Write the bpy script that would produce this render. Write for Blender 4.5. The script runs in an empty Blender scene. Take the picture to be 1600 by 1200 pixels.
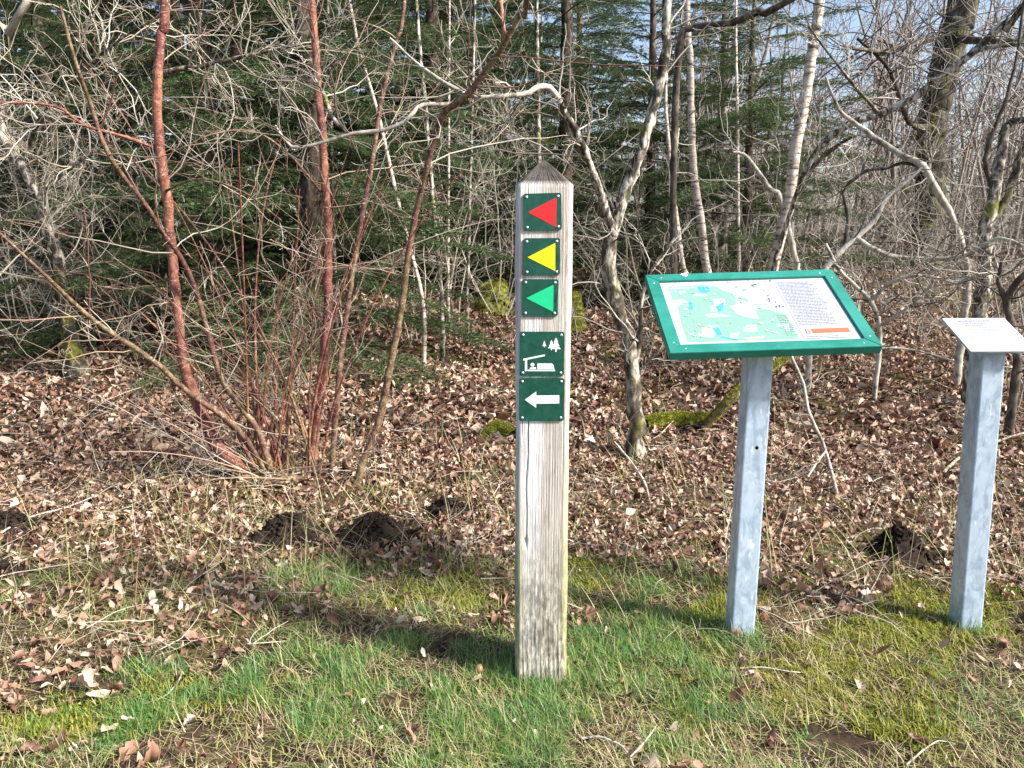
import bpy, math
import numpy as np
from mathutils import Vector, Matrix

R = math.radians
rng = np.random.default_rng(7)
scene = bpy.context.scene
COL = scene.collection

# ------------------------------------------------------------------ camera
CAM_H, PITCH, FPX = 1.207, R(11.0), 1180.0          # FPX: focal length in pixels of the 1600 px wide picture
cam_d = bpy.data.cameras.new('camera')
cam_d.sensor_width = 36.0
cam_d.lens = 36.0 * FPX / 1600.0
cam_d.clip_start, cam_d.clip_end = 0.05, 2000.0
cam = bpy.data.objects.new('camera', cam_d)
cam.location = (0, 0, CAM_H)
cam.rotation_euler = (R(90) - PITCH, 0, 0)
COL.objects.link(cam)
scene.camera = cam

# ------------------------------------------------------------------ sky, sun, exposure
SUN_AZ, SUN_EL = 113.0, 38.0                        # azimuth clockwise from +Y (away from the camera)
world = bpy.data.worlds.new('World')
scene.world = world
world.use_nodes = True
wn = world.node_tree
sky = wn.nodes.new('ShaderNodeTexSky')
sky.sky_type = 'NISHITA'
sky.sun_disc = False
sky.sun_elevation = R(SUN_EL)
sky.sun_rotation = R(SUN_AZ)
sky.air_density, sky.dust_density, sky.ozone_density = 1.0, 2.5, 1.0
bg = wn.nodes['Background']
bg.inputs['Strength'].default_value = 0.125
wn.links.new(sky.outputs[0], bg.inputs['Color'])
sun_d = bpy.data.lights.new('sun', 'SUN')
sun_d.energy = 5.0
sun_d.angle = R(8.0)
sun_d.color = (1.0, 0.955, 0.89)
sun = bpy.data.objects.new('sun', sun_d)
sd = Vector((math.sin(R(SUN_AZ)) * math.cos(R(SUN_EL)), math.cos(R(SUN_AZ)) * math.cos(R(SUN_EL)), math.sin(R(SUN_EL))))
sun.rotation_euler = sd.to_track_quat('Z', 'Y').to_euler()
sun.location = sd * 30
COL.objects.link(sun)
vs = scene.view_settings
vs.view_transform, vs.look, vs.gamma, vs.exposure = 'Standard', 'None', 1.0, 1.1
scene.render.engine = 'CYCLES'
cy = scene.cycles
cy.max_bounces, cy.diffuse_bounces, cy.glossy_bounces, cy.transmission_bounces, cy.transparent_max_bounces = 5, 3, 2, 2, 4
cy.use_denoising = True
cy.denoiser = 'OPENIMAGEDENOISE'
cy.denoising_input_passes = 'RGB_ALBEDO_NORMAL'
cy.denoising_prefilter = 'ACCURATE'
cy.caustics_reflective = cy.caustics_refractive = False

# ------------------------------------------------------------------ geometry of the place
FW = np.array([0, math.cos(PITCH), -math.sin(PITCH)])
UP = np.array([0, math.sin(PITCH), math.cos(PITCH)])
RT = np.array([1.0, 0, 0])
EYE = np.array([0, 0, CAM_H])


def ground_z(x, y):
    """Height of the ground: flat verge, then a gentle rise into the wood."""
    x = np.asarray(x, float); y = np.asarray(y, float)
    s = np.maximum(0.0, y - 4.2)
    z = 1.75 * (1 - np.exp(-s / 15.0))
    amp = np.clip((y - 2.4) / 3.0, 0.12, 1.0)
    z = z + amp * (0.030 * np.sin(1.7 * x + 0.6 * y + 1) * np.cos(1.3 * y - 0.4 * x) + 0.016 * np.sin(4.1 * x - 2.2 * y + 2) + 0.012 * np.sin(5.3 * y + 3.3 * x))
    z = z + 0.005 * np.sin(13 * x + 5 * y) * np.sin(11 * y - 4 * x + 1)
    return z


def ray(px, py):
    d = FW * FPX + RT * (px - 800.0) - UP * (py - 600.0)
    return d / d[1]


def onY(px, py, Y):
    """Point seen at picture position (px, py) at the distance Y in front of the camera."""
    return EYE + ray(px, py) * Y


def gnd(px, py):
    d = ray(px, py)
    Y = 1.2
    while Y < 60:
        p = EYE + d * Y
        if p[2] < ground_z(p[0], p[1]):
            break
        Y += 0.02
    p = EYE + d * Y
    p[2] = float(ground_z(p[0], p[1]))
    return p


def px_size(px, Y):
    """Real size of px picture pixels at distance Y."""
    return px * Y * 1.02 / FPX


def snoise(x, y, f, seed=0):
    """Cheap smooth noise about -1..1."""
    r = np.random.default_rng(100 + seed)
    v = 0
    for k in range(5):
        a = r.uniform(0, 2 * math.pi); ff = f * r.uniform(0.6, 1.7); ph = r.uniform(0, 6.28); ph2 = r.uniform(0, 6.28)
        v = v + np.sin(ff * (x * math.cos(a) + y * math.sin(a)) + ph + 1.3 * np.sin(ff * 0.7 * (y * math.cos(a) - x * math.sin(a)) + ph2))
    return v / 2.6


# ------------------------------------------------------------------ material helpers
MAT = {}


def new_mat(name, rough=0.85, spec=0.25):
    m = bpy.data.materials.new(name)
    m.use_nodes = True
    nt = m.node_tree
    b = nt.nodes['Principled BSDF']
    b.inputs['Roughness'].default_value = rough
    b.inputs['Specular IOR Level'].default_value = spec
    MAT[name] = m
    return m, nt, b


def N(nt, typ, **kw):
    n = nt.nodes.new(typ)
    for k, v in kw.items():
        if k in n.inputs:
            n.inputs[k].default_value = v
        else:
            setattr(n, k, v)
    return n


def coords(nt, kind='Object', scale=(1, 1, 1), loc=(0, 0, 0)):
    tc = N(nt, 'ShaderNodeTexCoord')
    mp = N(nt, 'ShaderNodeMapping')
    mp.inputs['Scale'].default_value = scale
    mp.inputs['Location'].default_value = loc
    nt.links.new(tc.outputs[kind], mp.inputs['Vector'])
    return mp.outputs[0]


def noise(nt, vec, scale, detail=4, rough=0.6, dist=0.0):
    n = N(nt, 'ShaderNodeTexNoise', Scale=scale, Detail=detail, Roughness=rough, Distortion=dist)
    if vec is not None:
        nt.links.new(vec, n.inputs['Vector'])
    return n.outputs['Fac']


def ramp(nt, fac, stops, interp='LINEAR'):
    r = N(nt, 'ShaderNodeValToRGB')
    r.color_ramp.interpolation = interp
    el = r.color_ramp.elements
    while len(el) < len(stops):
        el.new(0.5)
    for e, (p, c) in zip(el, stops):
        e.position = p
        e.color = (*c, 1) if len(c) == 3 else c
    nt.links.new(fac, r.inputs['Fac'])
    return r.outputs['Color']


def mixc(nt, fac, a, b, mode='MIX'):
    m = N(nt, 'ShaderNodeMix', data_type='RGBA', blend_type=mode)
    for sock, v in ((m.inputs[0], fac), (m.inputs[6], a), (m.inputs[7], b)):
        if isinstance(v, (int, float)):
            sock.default_value = v
        elif isinstance(v, tuple):
            sock.default_value = (*v, 1)
        else:
            nt.links.new(v, sock)
    return m.outputs[2]


def bump(nt, b, h, strength=0.5, dist=0.01):
    n = N(nt, 'ShaderNodeBump', Strength=strength, Distance=dist)
    nt.links.new(h, n.inputs['Height'])
    nt.links.new(n.outputs[0], b.inputs['Normal'])


def island(nt):
    return N(nt, 'ShaderNodeNewGeometry').outputs['Random Per Island']


def base(nt, b, c):
    if isinstance(c, tuple):
        b.inputs['Base Color'].default_value = (*c, 1)
    else:
        nt.links.new(c, b.inputs['Base Color'])


def flat_mat(name, c, rough=0.5, spec=0.4, metal=0.0):
    m, nt, b = new_mat(name, rough, spec)
    n = noise(nt, coords(nt), 60, 5)
    base(nt, b, mixc(nt, n, tuple(v * 0.86 for v in c), tuple(min(1, v * 1.1) for v in c)))
    b.inputs['Metallic'].default_value = metal
    return m


def bark(name, stops, scale, stretch=(1, 1, 1), bump_s=0.6, rough=0.85, moss=None, spec=0.2, detail=6, dist=0.004):
    m, nt, b = new_mat(name, rough, spec)
    v = coords(nt, 'Object', stretch)
    n = noise(nt, v, scale, detail, 0.65, 0.4)
    c = ramp(nt, n, [(0.5 + (p_ - 0.52) * 0.62, c_) for p_, c_ in stops])
    if moss:
        n2 = noise(nt, coords(nt, 'Object', (1, 1, 0.6), (3, 1, 7)), 7.0, 5, 0.6)
        k = ramp(nt, n2, [(moss - 0.05, (0, 0, 0)), (moss + 0.06, (1, 1, 1))])
        n3 = noise(nt, v, 60, 3)
        c = mixc(nt, k, c, ramp(nt, n3, [(0.3, (0.07, 0.08, 0.01)), (0.7, (0.22, 0.22, 0.03))]))
    base(nt, b, c)
    bump(nt, b, noise(nt, v, scale * 2.2, 5), bump_s, dist)
    return m


def leafy(name, stops, rough=0.7, trans=0.25, spec=0.2, patch=None):
    """Leaf or blade: colour by piece, light passing through."""
    m, nt, b = new_mat(name, rough, spec)
    c = ramp(nt, island(nt), stops)
    n = noise(nt, coords(nt, 'Object'), 90, 3)
    c = mixc(nt, 0.45, c, mixc(nt, n, (0.35, 0.33, 0.3), (1.0, 1.0, 1.0)), 'MULTIPLY')
    if patch:
        c = mixc(nt, ramp(nt, noise(nt, coords(nt, 'Object'), patch[0], 3), [(0.42, (0, 0, 0)), (0.6, (1, 1, 1))]), c, mixc(nt, 1.0, c, patch[1], 'MULTIPLY'))
    base(nt, b, c)
    if trans:
        t = N(nt, 'ShaderNodeBsdfTranslucent')
        nt.links.new(c, t.inputs['Color'])
        ms = N(nt, 'ShaderNodeMixShader')
        ms.inputs[0].default_value = trans
        nt.links.new(b.outputs[0], ms.inputs[1])
        nt.links.new(t.outputs[0], ms.inputs[2])
        nt.links.new(ms.outputs[0], nt.nodes['Material Output'].inputs['Surface'])
    return m


# ------------------------------------------------------------------ materials
def make_materials():
    # ground under the litter
    m, nt, b = new_mat('soil_ground', 0.95, 0.1)
    v = coords(nt)
    n1 = noise(nt, v, 9, 8, 0.7)
    c = ramp(nt, n1, [(0.34, (0.022, 0.015, 0.011)), (0.5, (0.065, 0.043, 0.028)), (0.64, (0.15, 0.105, 0.065))])
    n2 = noise(nt, v, 1.1, 5, 0.6)
    c = mixc(nt, ramp(nt, n2, [(0.52, (0, 0, 0)), (0.64, (1, 1, 1))]), c, mixc(nt, n1, (0.05, 0.055, 0.012), (0.13, 0.12, 0.035)))
    base(nt, b, c)
    bump(nt, b, noise(nt, v, 45, 8, 0.7), 1.0, 0.02)
    m, nt, b = new_mat('mole_soil', 0.95, 0.08)
    v = coords(nt)
    base(nt, b, ramp(nt, noise(nt, v, 40, 6, 0.7), [(0.35, (0.014, 0.010, 0.008)), (0.65, (0.06, 0.043, 0.035))]))
    bump(nt, b, noise(nt, v, 70, 6, 0.75), 1.0, 0.015)
    leafy('leaf_brown', [(0.0, (0.06, 0.027, 0.019)), (0.25, (0.18, 0.083, 0.055)), (0.5, (0.35, 0.195, 0.13)), (0.78, (0.52, 0.37, 0.265)), (1.0, (0.68, 0.57, 0.45))], 0.5, 0.12, 0.35)
    leafy('grass_green', [(0.0, (0.065, 0.17, 0.035)), (0.3, (0.12, 0.27, 0.05)), (0.6, (0.21, 0.36, 0.07)), (0.82, (0.34, 0.42, 0.13)), (1.0, (0.50, 0.48, 0.25))], 0.5, 0.3, 0.35, (9, (0.65, 0.88, 1.0)))
    leafy('grass_straw', [(0.0, (0.24, 0.16, 0.085)), (0.3, (0.44, 0.35, 0.20)), (0.55, (0.62, 0.54, 0.36)), (0.7, (0.42, 0.41, 0.15)), (1.0, (0.29, 0.35, 0.08))], 0.6, 0.2, 0.3)
    leafy('moss_green', [(0.0, (0.14, 0.17, 0.02)), (0.5, (0.29, 0.31, 0.04)), (1.0, (0.48, 0.46, 0.10))], 0.8, 0.25, 0.1)
    leafy('needles', [(0.0, (0.03, 0.078, 0.035)), (0.5, (0.07, 0.14, 0.048)), (0.85, (0.14, 0.215, 0.065)), (1.0, (0.23, 0.285, 0.10))], 0.5, 0.28, 0.35)
    leafy('twig_pale', [(0.0, (0.15, 0.11, 0.08)), (0.3, (0.38, 0.33, 0.26)), (0.65, (0.56, 0.51, 0.42)), (1.0, (0.68, 0.64, 0.56))], 0.7, 0.0)
    leafy('twig_grey', [(0.0, (0.06, 0.05, 0.04)), (0.4, (0.20, 0.17, 0.135)), (0.7, (0.40, 0.37, 0.31)), (1.0, (0.60, 0.57, 0.50))], 0.75, 0.0)
    leafy('twig_red', [(0.0, (0.15, 0.055, 0.045)), (0.4, (0.30, 0.16, 0.12)), (0.65, (0.44, 0.34, 0.24)), (1.0, (0.56, 0.49, 0.38))], 0.55, 0.0, 0.4)
    leafy('twig_far', [(0.0, (0.17, 0.14, 0.125)), (0.5, (0.29, 0.255, 0.23)), (1.0, (0.42, 0.38, 0.345))], 0.8, 0.0)
    for nm, A_, B_ in (('bark_red', ((0.07, 0.020, 0.022), (0.15, 0.045, 0.042), (0.22, 0.085, 0.07)), ((0.13, 0.045, 0.028), (0.25, 0.095, 0.055), (0.38, 0.19, 0.12))),
                       ('bark_red_olive', ((0.05, 0.020, 0.020), (0.115, 0.046, 0.040), (0.17, 0.085, 0.065)), ((0.07, 0.045, 0.022), (0.15, 0.10, 0.05), (0.27, 0.21, 0.12)))):
        m, nt, b = new_mat(nm, 0.6, 0.28)
        n1 = noise(nt, coords(nt, 'Object', (1, 1, 0.7)), 38, 6, 0.68, 0.5)
        st = lambda q: ramp(nt, n1, [(0.38, q[0]), (0.5, q[1]), (0.62, q[2])])
        low = noise(nt, coords(nt, 'Object', (1, 1, 0.8), (2, 5, 1)), 3.2, 4, 0.65)
        c = mixc(nt, ramp(nt, low, [(0.42, (0, 0, 0)), (0.58, (1, 1, 1))]), st(A_), st(B_))
        fl = noise(nt, coords(nt, 'Object', (1, 1, 2.6), (7, 3, 2)), 55, 5, 0.65, 0.3)
        c = mixc(nt, ramp(nt, fl, [(0.60, (0, 0, 0)), (0.65, (0.9, 0.9, 0.9))]), c, (0.50, 0.36, 0.27))
        dk = noise(nt, coords(nt, 'Object', (1, 1, 4.0), (1, 8, 4)), 34, 4, 0.6)
        c = mixc(nt, ramp(nt, dk, [(0.63, (0, 0, 0)), (0.67, (0.85, 0.85, 0.85))]), c, (0.028, 0.018, 0.016))
        base(nt, b, c)
        nt.links.new(ramp(nt, n1, [(0.35, (0.5, 0.5, 0.5)), (0.65, (0.8, 0.8, 0.8))]), b.inputs['Roughness'])
        bump(nt, b, noise(nt, coords(nt, 'Object', (1, 1, 1.6)), 70, 5, 0.7), 0.9, 0.004)
    bark('bark_maroon', [(0.3, (0.06, 0.012, 0.018)), (0.6, (0.15, 0.035, 0.045)), (0.85, (0.25, 0.09, 0.09))], 10, (1, 1, 1), 0.3, 0.5, spec=0.4)
    bark('bark_lichen', [(0.36, (0.035, 0.03, 0.024)), (0.48, (0.10, 0.085, 0.065)), (0.56, (0.26, 0.235, 0.19)), (0.64, (0.44, 0.42, 0.36)), (0.8, (0.60, 0.59, 0.53))], 26, (1, 1, 0.55), 0.9, 0.9, moss=0.63)
    bark('bark_lichen_dark', [(0.35, (0.03, 0.026, 0.02)), (0.52, (0.085, 0.07, 0.052)), (0.62, (0.25, 0.23, 0.18)), (0.75, (0.46, 0.44, 0.37))], 20, (1, 1, 0.5), 0.9, 0.9, moss=0.61)
    bark('bark_bone', [(0.30, (0.12, 0.10, 0.08)), (0.45, (0.34, 0.31, 0.26)), (0.75, (0.55, 0.53, 0.46))], 20, (1, 1, 0.7), 0.5, 0.8)
    bark('bark_birch', [(0.30, (0.05, 0.042, 0.036)), (0.40, (0.26, 0.21, 0.17)), (0.5, (0.48, 0.41, 0.34)), (0.75, (0.66, 0.60, 0.53))], 9, (1, 1, 4.0), 0.5, 0.7)
    bark('bark_oak', [(0.3, (0.02, 0.019, 0.016)), (0.55, (0.07, 0.062, 0.045)), (0.75, (0.14, 0.13, 0.09))], 14, (1, 1, 0.22), 1.0, 0.95, moss=0.60, dist=0.02)
    bark('bark_black', [(0.35, (0.012, 0.011, 0.009)), (0.6, (0.04, 0.034, 0.026)), (0.8, (0.16, 0.15, 0.10))], 18, (1, 1, 0.5), 1.0, 0.95, moss=0.56)
    bark('bark_dark', [(0.3, (0.03, 0.025, 0.02)), (0.55, (0.09, 0.075, 0.058)), (0.8, (0.24, 0.21, 0.17))], 18, (1, 1, 0.5), 0.8, 0.9)
    bark('bark_spruce', [(0.3, (0.035, 0.026, 0.02)), (0.6, (0.11, 0.085, 0.065)), (0.8, (0.2, 0.17, 0.13))], 20, (1, 1, 0.5), 0.9, 0.9)
    bark('dead_wood', [(0.3, (0.09, 0.07, 0.055)), (0.5, (0.26, 0.21, 0.16)), (0.75, (0.45, 0.39, 0.31))], 26, (1, 1, 1), 0.7, 0.85, moss=0.58)
    bark('moss_bark', [(0.3, (0.03, 0.035, 0.008)), (0.5, (0.13, 0.14, 0.015)), (0.75, (0.28, 0.28, 0.03))], 30, (1, 1, 1), 1.0, 0.95, dist=0.01)
    # weathered oak post: fine grain, silvery left half, browner right half, dark algae speckle near the foot
    m, nt, b = new_mat('post_wood', 0.85, 0.2)
    v = coords(nt, 'Object', (1, 1, 0.05))
    g = noise(nt, v, 150, 8, 0.72, 0.6)
    grey = ramp(nt, g, [(0.26, (0.27, 0.26, 0.25)), (0.40, (0.54, 0.53, 0.52)), (0.55, (0.68, 0.675, 0.67)), (0.8, (0.78, 0.775, 0.78))])
    brown = ramp(nt, g, [(0.26, (0.20, 0.175, 0.15)), (0.42, (0.42, 0.385, 0.345)), (0.60, (0.54, 0.505, 0.46)), (0.8, (0.63, 0.595, 0.55))])
    sx = N(nt, 'ShaderNodeSeparateXYZ')
    tc = N(nt, 'ShaderNodeTexCoord')
    nt.links.new(tc.outputs['Object'], sx.inputs[0])

    def mrange(src, a, b_):
        r = N(nt, 'ShaderNodeMapRange')
        r.inputs['From Min'].default_value = a
        r.inputs['From Max'].default_value = b_
        nt.links.new(src, r.inputs['Value'])
        return r.outputs[0]

    def madd(a, b_, op='ADD'):
        n = N(nt, 'ShaderNodeMath', operation=op)
        for i, s in enumerate((a, b_)):
            if isinstance(s, (int, float)):
                n.inputs[i].default_value = s
            else:
                nt.links.new(s, n.inputs[i])
        return n.outputs[0]
    big = noise(nt, coords(nt, 'Object', (1, 1, 0.12)), 14, 4)
    wob = madd(madd(big, 0.5, 'SUBTRACT'), 0.09, 'MULTIPLY')
    xk = mrange(madd(sx.outputs[0], wob), -0.012, 0.006)
    c = mixc(nt, xk, grey, brown)
    # pinkish fresh wood round the plates (old plates stood here)
    pk = madd(mrange(sx.outputs[2], 0.86, 0.90), mrange(big, 0.45, 0.62), 'MULTIPLY')
    c = mixc(nt, madd(pk, 0.38, 'MULTIPLY'), c, mixc(nt, g, (0.25, 0.16, 0.13), (0.56, 0.45, 0.39)))
    # speckled foot
    low = mrange(madd(sx.outputs[2], madd(madd(big, 0.5, 'SUBTRACT'), 0.5, 'MULTIPLY')), 0.50, 0.24)
    spk = noise(nt, coords(nt, 'Object', (1, 1, 0.3)), 110, 5, 0.65)
    foot = ramp(nt, spk, [(0.40, (0.075, 0.066, 0.046)), (0.5, (0.26, 0.24, 0.175)), (0.60, (0.52, 0.49, 0.39))])
    c = mixc(nt, madd(low, 0.75, 'MULTIPLY'), c, foot)
    # green algae on the corners of the lower half
    ax = N(nt, 'ShaderNodeMath', operation='ABSOLUTE')
    nt.links.new(sx.outputs[0], ax.inputs[0])
    alg = madd(mrange(madd(ax.outputs[0], wob), 0.052, 0.066), mrange(sx.outputs[2], 1.0, 0.35), 'MULTIPLY')
    c = mixc(nt, madd(alg, 0.6, 'MULTIPLY'), c, mixc(nt, spk, (0.10, 0.11, 0.03), (0.38, 0.38, 0.14)))
    # grimy brown cap
    cap = mrange(sx.outputs[2], 1.334, 1.350)
    c = mixc(nt, madd(cap, 0.92, 'MULTIPLY'), c, ramp(nt, noise(nt, coords(nt), 45, 5), [(0.35, (0.016, 0.014, 0.012)), (0.65, (0.062, 0.053, 0.044))]))
    crk = noise(nt, coords(nt, 'Object', (1, 1, 0.022), (0.3, 0.1, 0.2)), 90, 5, 0.6, 0.5)
    c = mixc(nt, ramp(nt, crk, [(0.655, (0, 0, 0)), (0.69, (0.85, 0.85, 0.85))]), c, (0.045, 0.038, 0.032))
    grime = noise(nt, coords(nt, 'Object', (1, 1, 0.35), (1, 2, 3)), 17, 6, 0.7)
    c = mixc(nt, ramp(nt, grime, [(0.50, (0, 0, 0)), (0.68, (0.6, 0.6, 0.6))]), c, mixc(nt, 1.0, c, (0.52, 0.50, 0.46), 'MULTIPLY'))
    base(nt, b, c)
    bump(nt, b, g, 0.9, 0.004)
    # paints and plates
    m, nt, b = new_mat('plate_green', 0.32, 0.5)
    n1 = noise(nt, coords(nt), 40, 6, 0.7)
    c = ramp(nt, n1, [(0.35, (0.004, 0.052, 0.034)), (0.65, (0.007, 0.078, 0.052))])
    n2 = noise(nt, coords(nt, 'Object', (1, 1, 1), (4, 1, 2)), 320, 3, 0.6)
    c = mixc(nt, ramp(nt, n2, [(0.70, (0, 0, 0)), (0.76, (0.6, 0.6, 0.6))]), c, (0.10, 0.20, 0.15))
    base(nt, b, c)
    nt.links.new(ramp(nt, n1, [(0.3, (0.25, 0.25, 0.25)), (0.7, (0.5, 0.5, 0.5))]), b.inputs['Roughness'])
    flat_mat('arrow_red', (0.78, 0.022, 0.025), 0.4)
    flat_mat('arrow_yellow', (0.86, 0.66, 0.012), 0.4)
    flat_mat('arrow_green', (0.012, 0.52, 0.22), 0.4)
    flat_mat('sign_white', (0.78, 0.79, 0.80), 0.4)
    flat_mat('screw_steel', (0.62, 0.64, 0.66), 0.35, 0.5, 0.6)
    m, nt, b = new_mat('frame_paint', 0.38, 0.45)
    n = noise(nt, coords(nt), 9, 6, 0.65)
    c = ramp(nt, n, [(0.35, (0.009, 0.150, 0.112)), (0.65, (0.024, 0.215, 0.168))])
    sp = noise(nt, coords(nt, 'Object', (1, 1, 1), (5, 2, 1)), 130, 3)
    c = mixc(nt, ramp(nt, sp, [(0.66, (0, 0, 0)), (0.72, (1, 1, 1))]), c, (0.10, 0.30, 0.24))
    base(nt, b, c)
    bump(nt, b, noise(nt, coords(nt, 'Object', (0.3, 3, 1)), 60, 4), 0.15, 0.002)
    flat_mat('frame_back', (0.01, 0.06, 0.045), 0.6)
    m, nt, b = new_mat('galvanised', 0.36, 0.5)
    v = coords(nt)
    vo = N(nt, 'ShaderNodeTexVoronoi', Scale=55.0)
    nt.links.new(v, vo.inputs['Vector'])
    s1 = ramp(nt, vo.outputs['Color'], [(0.0, (0.36, 0.46, 0.56)), (1.0, (0.46, 0.56, 0.66))])
    s2 = noise(nt, coords(nt, 'Object', (1, 1, 0.45)), 26, 6, 0.65, 0.8)
    c = mixc(nt, ramp(nt, s2, [(0.42, (0, 0, 0)), (0.54, (1, 1, 1))]), mixc(nt, 1.0, s1, (0.68, 0.71, 0.76), 'MULTIPLY'), s1)
    drips = noise(nt, coords(nt, 'Object', (1, 1, 0.25), (2, 4, 1)), 60, 4, 0.6)
    c = mixc(nt, ramp(nt, drips, [(0.64, (0, 0, 0)), (0.70, (1, 1, 1))]), c, (0.62, 0.70, 0.75))
    base(nt, b, c)
    b.inputs['Metallic'].default_value = 0.18
    nt.links.new(ramp(nt, s2, [(0.3, (0.5, 0.5, 0.5)), (0.7, (0.33, 0.33, 0.33))]), b.inputs['Roughness'])
    bump(nt, b, s2, 0.12, 0.002)
    flat_mat('hole_shade_black', (0.004, 0.004, 0.004), 0.9, 0.05)  # black that paints in the shade inside the bolt holes
    m, nt, b = new_mat('map_paper', 0.18, 0.5)
    base(nt, b, (0.43, 0.44, 0.48))
    b.inputs['Coat Weight'].default_value = 0.4
    b.inputs['Coat Roughness'].default_value = 0.08
    for nm, c in dict(map_green=(0.175, 0.385, 0.265), map_pale=(0.43, 0.45, 0.50), map_blue=(0.06, 0.29, 0.48), map_lightblue=(0.22, 0.38, 0.48), map_pink=(0.46, 0.32, 0.28),
                      map_grey=(0.22, 0.23, 0.29), map_dark=(0.09, 0.095, 0.13), map_orange=(0.50, 0.13, 0.06)).items():
        m, nt, b = new_mat(nm, 0.18, 0.5)
        base(nt, b, c)
    flat_mat('litter_white', (0.78, 0.80, 0.82), 0.5)
    flat_mat('acorn_brown', (0.42, 0.22, 0.12), 0.35)
    flat_mat('cone_brown', (0.20, 0.06, 0.025), 0.45)


make_materials()


# ------------------------------------------------------------------ object helpers
def mesh_np(name, verts, faces, mats, mat_idx=None, smooth=False):
    """verts (V,3); faces: array (F,k) or a list of such arrays."""
    if not isinstance(faces, (list, tuple)):
        faces = [faces]
    faces = [np.asarray(f, np.int64) for f in faces if len(f)]
    me = bpy.data.meshes.new(name)
    verts = np.asarray(verts, np.float32)
    me.vertices.add(len(verts))
    me.vertices.foreach_set('co', verts.ravel())
    loops = np.concatenate([f.ravel() for f in faces])
    sizes = np.concatenate([np.full(len(f), f.shape[1]) for f in faces])
    starts = np.concatenate([[0], np.cumsum(sizes)[:-1]])
    me.loops.add(len(loops))
    me.loops.foreach_set('vertex_index', loops.astype(np.int32))
    me.polygons.add(len(sizes))
    me.polygons.foreach_set('loop_start', starts.astype(np.int32))
    me.polygons.foreach_set('loop_total', sizes.astype(np.int32))
    for m in (mats if isinstance(mats, (list, tuple)) else [mats]):
        me.materials.append(MAT[m] if isinstance(m, str) else m)
    if mat_idx is not None:
        me.polygons.foreach_set('material_index', np.asarray(mat_idx, np.int32))
    if smooth:
        me.polygons.foreach_set('use_smooth', np.ones(len(sizes), bool))
    me.update(calc_edges=True)
    me.validate()
    return me


def link(name, me, parent=None, loc=(0, 0, 0)):
    o = bpy.data.objects.new(name, me)
    COL.objects.link(o)
    o.parent = parent
    o.location = loc
    return o


def tag(o, label=None, cat=None, group=None, kind=None):
    if label: o['label'] = label
    if cat: o['category'] = cat
    if group: o['group'] = group
    if kind: o['kind'] = kind
    return o


def thing(name, label, cat, loc, group=None):
    o = bpy.data.objects.new(name, None)
    o.empty_display_size = 0.1
    COL.objects.link(o)
    o.location = tuple(float(v) for v in loc)
    return tag(o, label, cat, group)


def part(name, verts, faces, mats, parent, base_pt=(0, 0, 0), smooth=False, mat_idx=None, stuff=False, label=None):
    me = mesh_np(name, np.asarray(verts) - np.asarray(base_pt), faces, mats, mat_idx, smooth)
    o = link(name, me, parent)
    if stuff: o['kind'] = 'stuff'
    if label: o['label'] = label
    return o


def copy_tree(root, loc, rotz=0.0, scale=1.0, label=None):
    r = root.copy(); COL.objects.link(r)
    r.location = tuple(float(v) for v in loc); r.rotation_euler = (0, 0, rotz); r.scale = (scale,) * 3
    if label: r['label'] = label
    for ch in list(root.children):
        c = ch.copy(); COL.objects.link(c); c.parent = r
        for g in list(ch.children):
            d = g.copy(); COL.objects.link(d); d.parent = c
    return r


def norm(v):
    return v / np.maximum(np.linalg.norm(v, axis=-1, keepdims=True), 1e-9)


def tubes(P, Rr, S=3, cap=False):
    """P (N,K,3), Rr (N,K) -> verts, quads of N tapered tubes."""
    P = np.asarray(P, float); Rr = np.asarray(Rr, float)
    n, K, _ = P.shape
    T = np.empty_like(P)
    T[:, 1:-1] = P[:, 2:] - P[:, :-2]
    T[:, 0] = P[:, 1] - P[:, 0]
    T[:, -1] = P[:, -1] - P[:, -2]
    T = norm(T)
    main = norm(P[:, -1] - P[:, 0])
    ref = np.where(np.abs(main[:, 2:3]) < 0.75, np.array([[0, 0, 1.0]]), np.array([[0.9, 0.436, 0.0]]))[:, None, :]
    A = norm(np.cross(T, np.broadcast_to(ref, T.shape)))
    B = np.cross(T, A)
    ang = np.arange(S) * 2 * math.pi / S
    V = P[:, :, None, :] + Rr[:, :, None, None] * (A[:, :, None, :] * np.cos(ang)[None, None, :, None] + B[:, :, None, :] * np.sin(ang)[None, None, :, None])
    idx = np.arange(n * K * S).reshape(n, K, S)
    a = idx[:, :-1, :]; b = idx[:, 1:, :]
    F = np.stack([a, np.roll(a, -1, 2), np.roll(b, -1, 2), b], -1).reshape(-1, 4)
    return V.reshape(-1, 3), F


def cat_meshes(lst):
    vs_, fs_ = [], []
    off = 0
    for v, f in lst:
        vs_.append(v); fs_.append(np.asarray(f) + off); off += len(v)
    return np.concatenate(vs_), np.concatenate(fs_)


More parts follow.
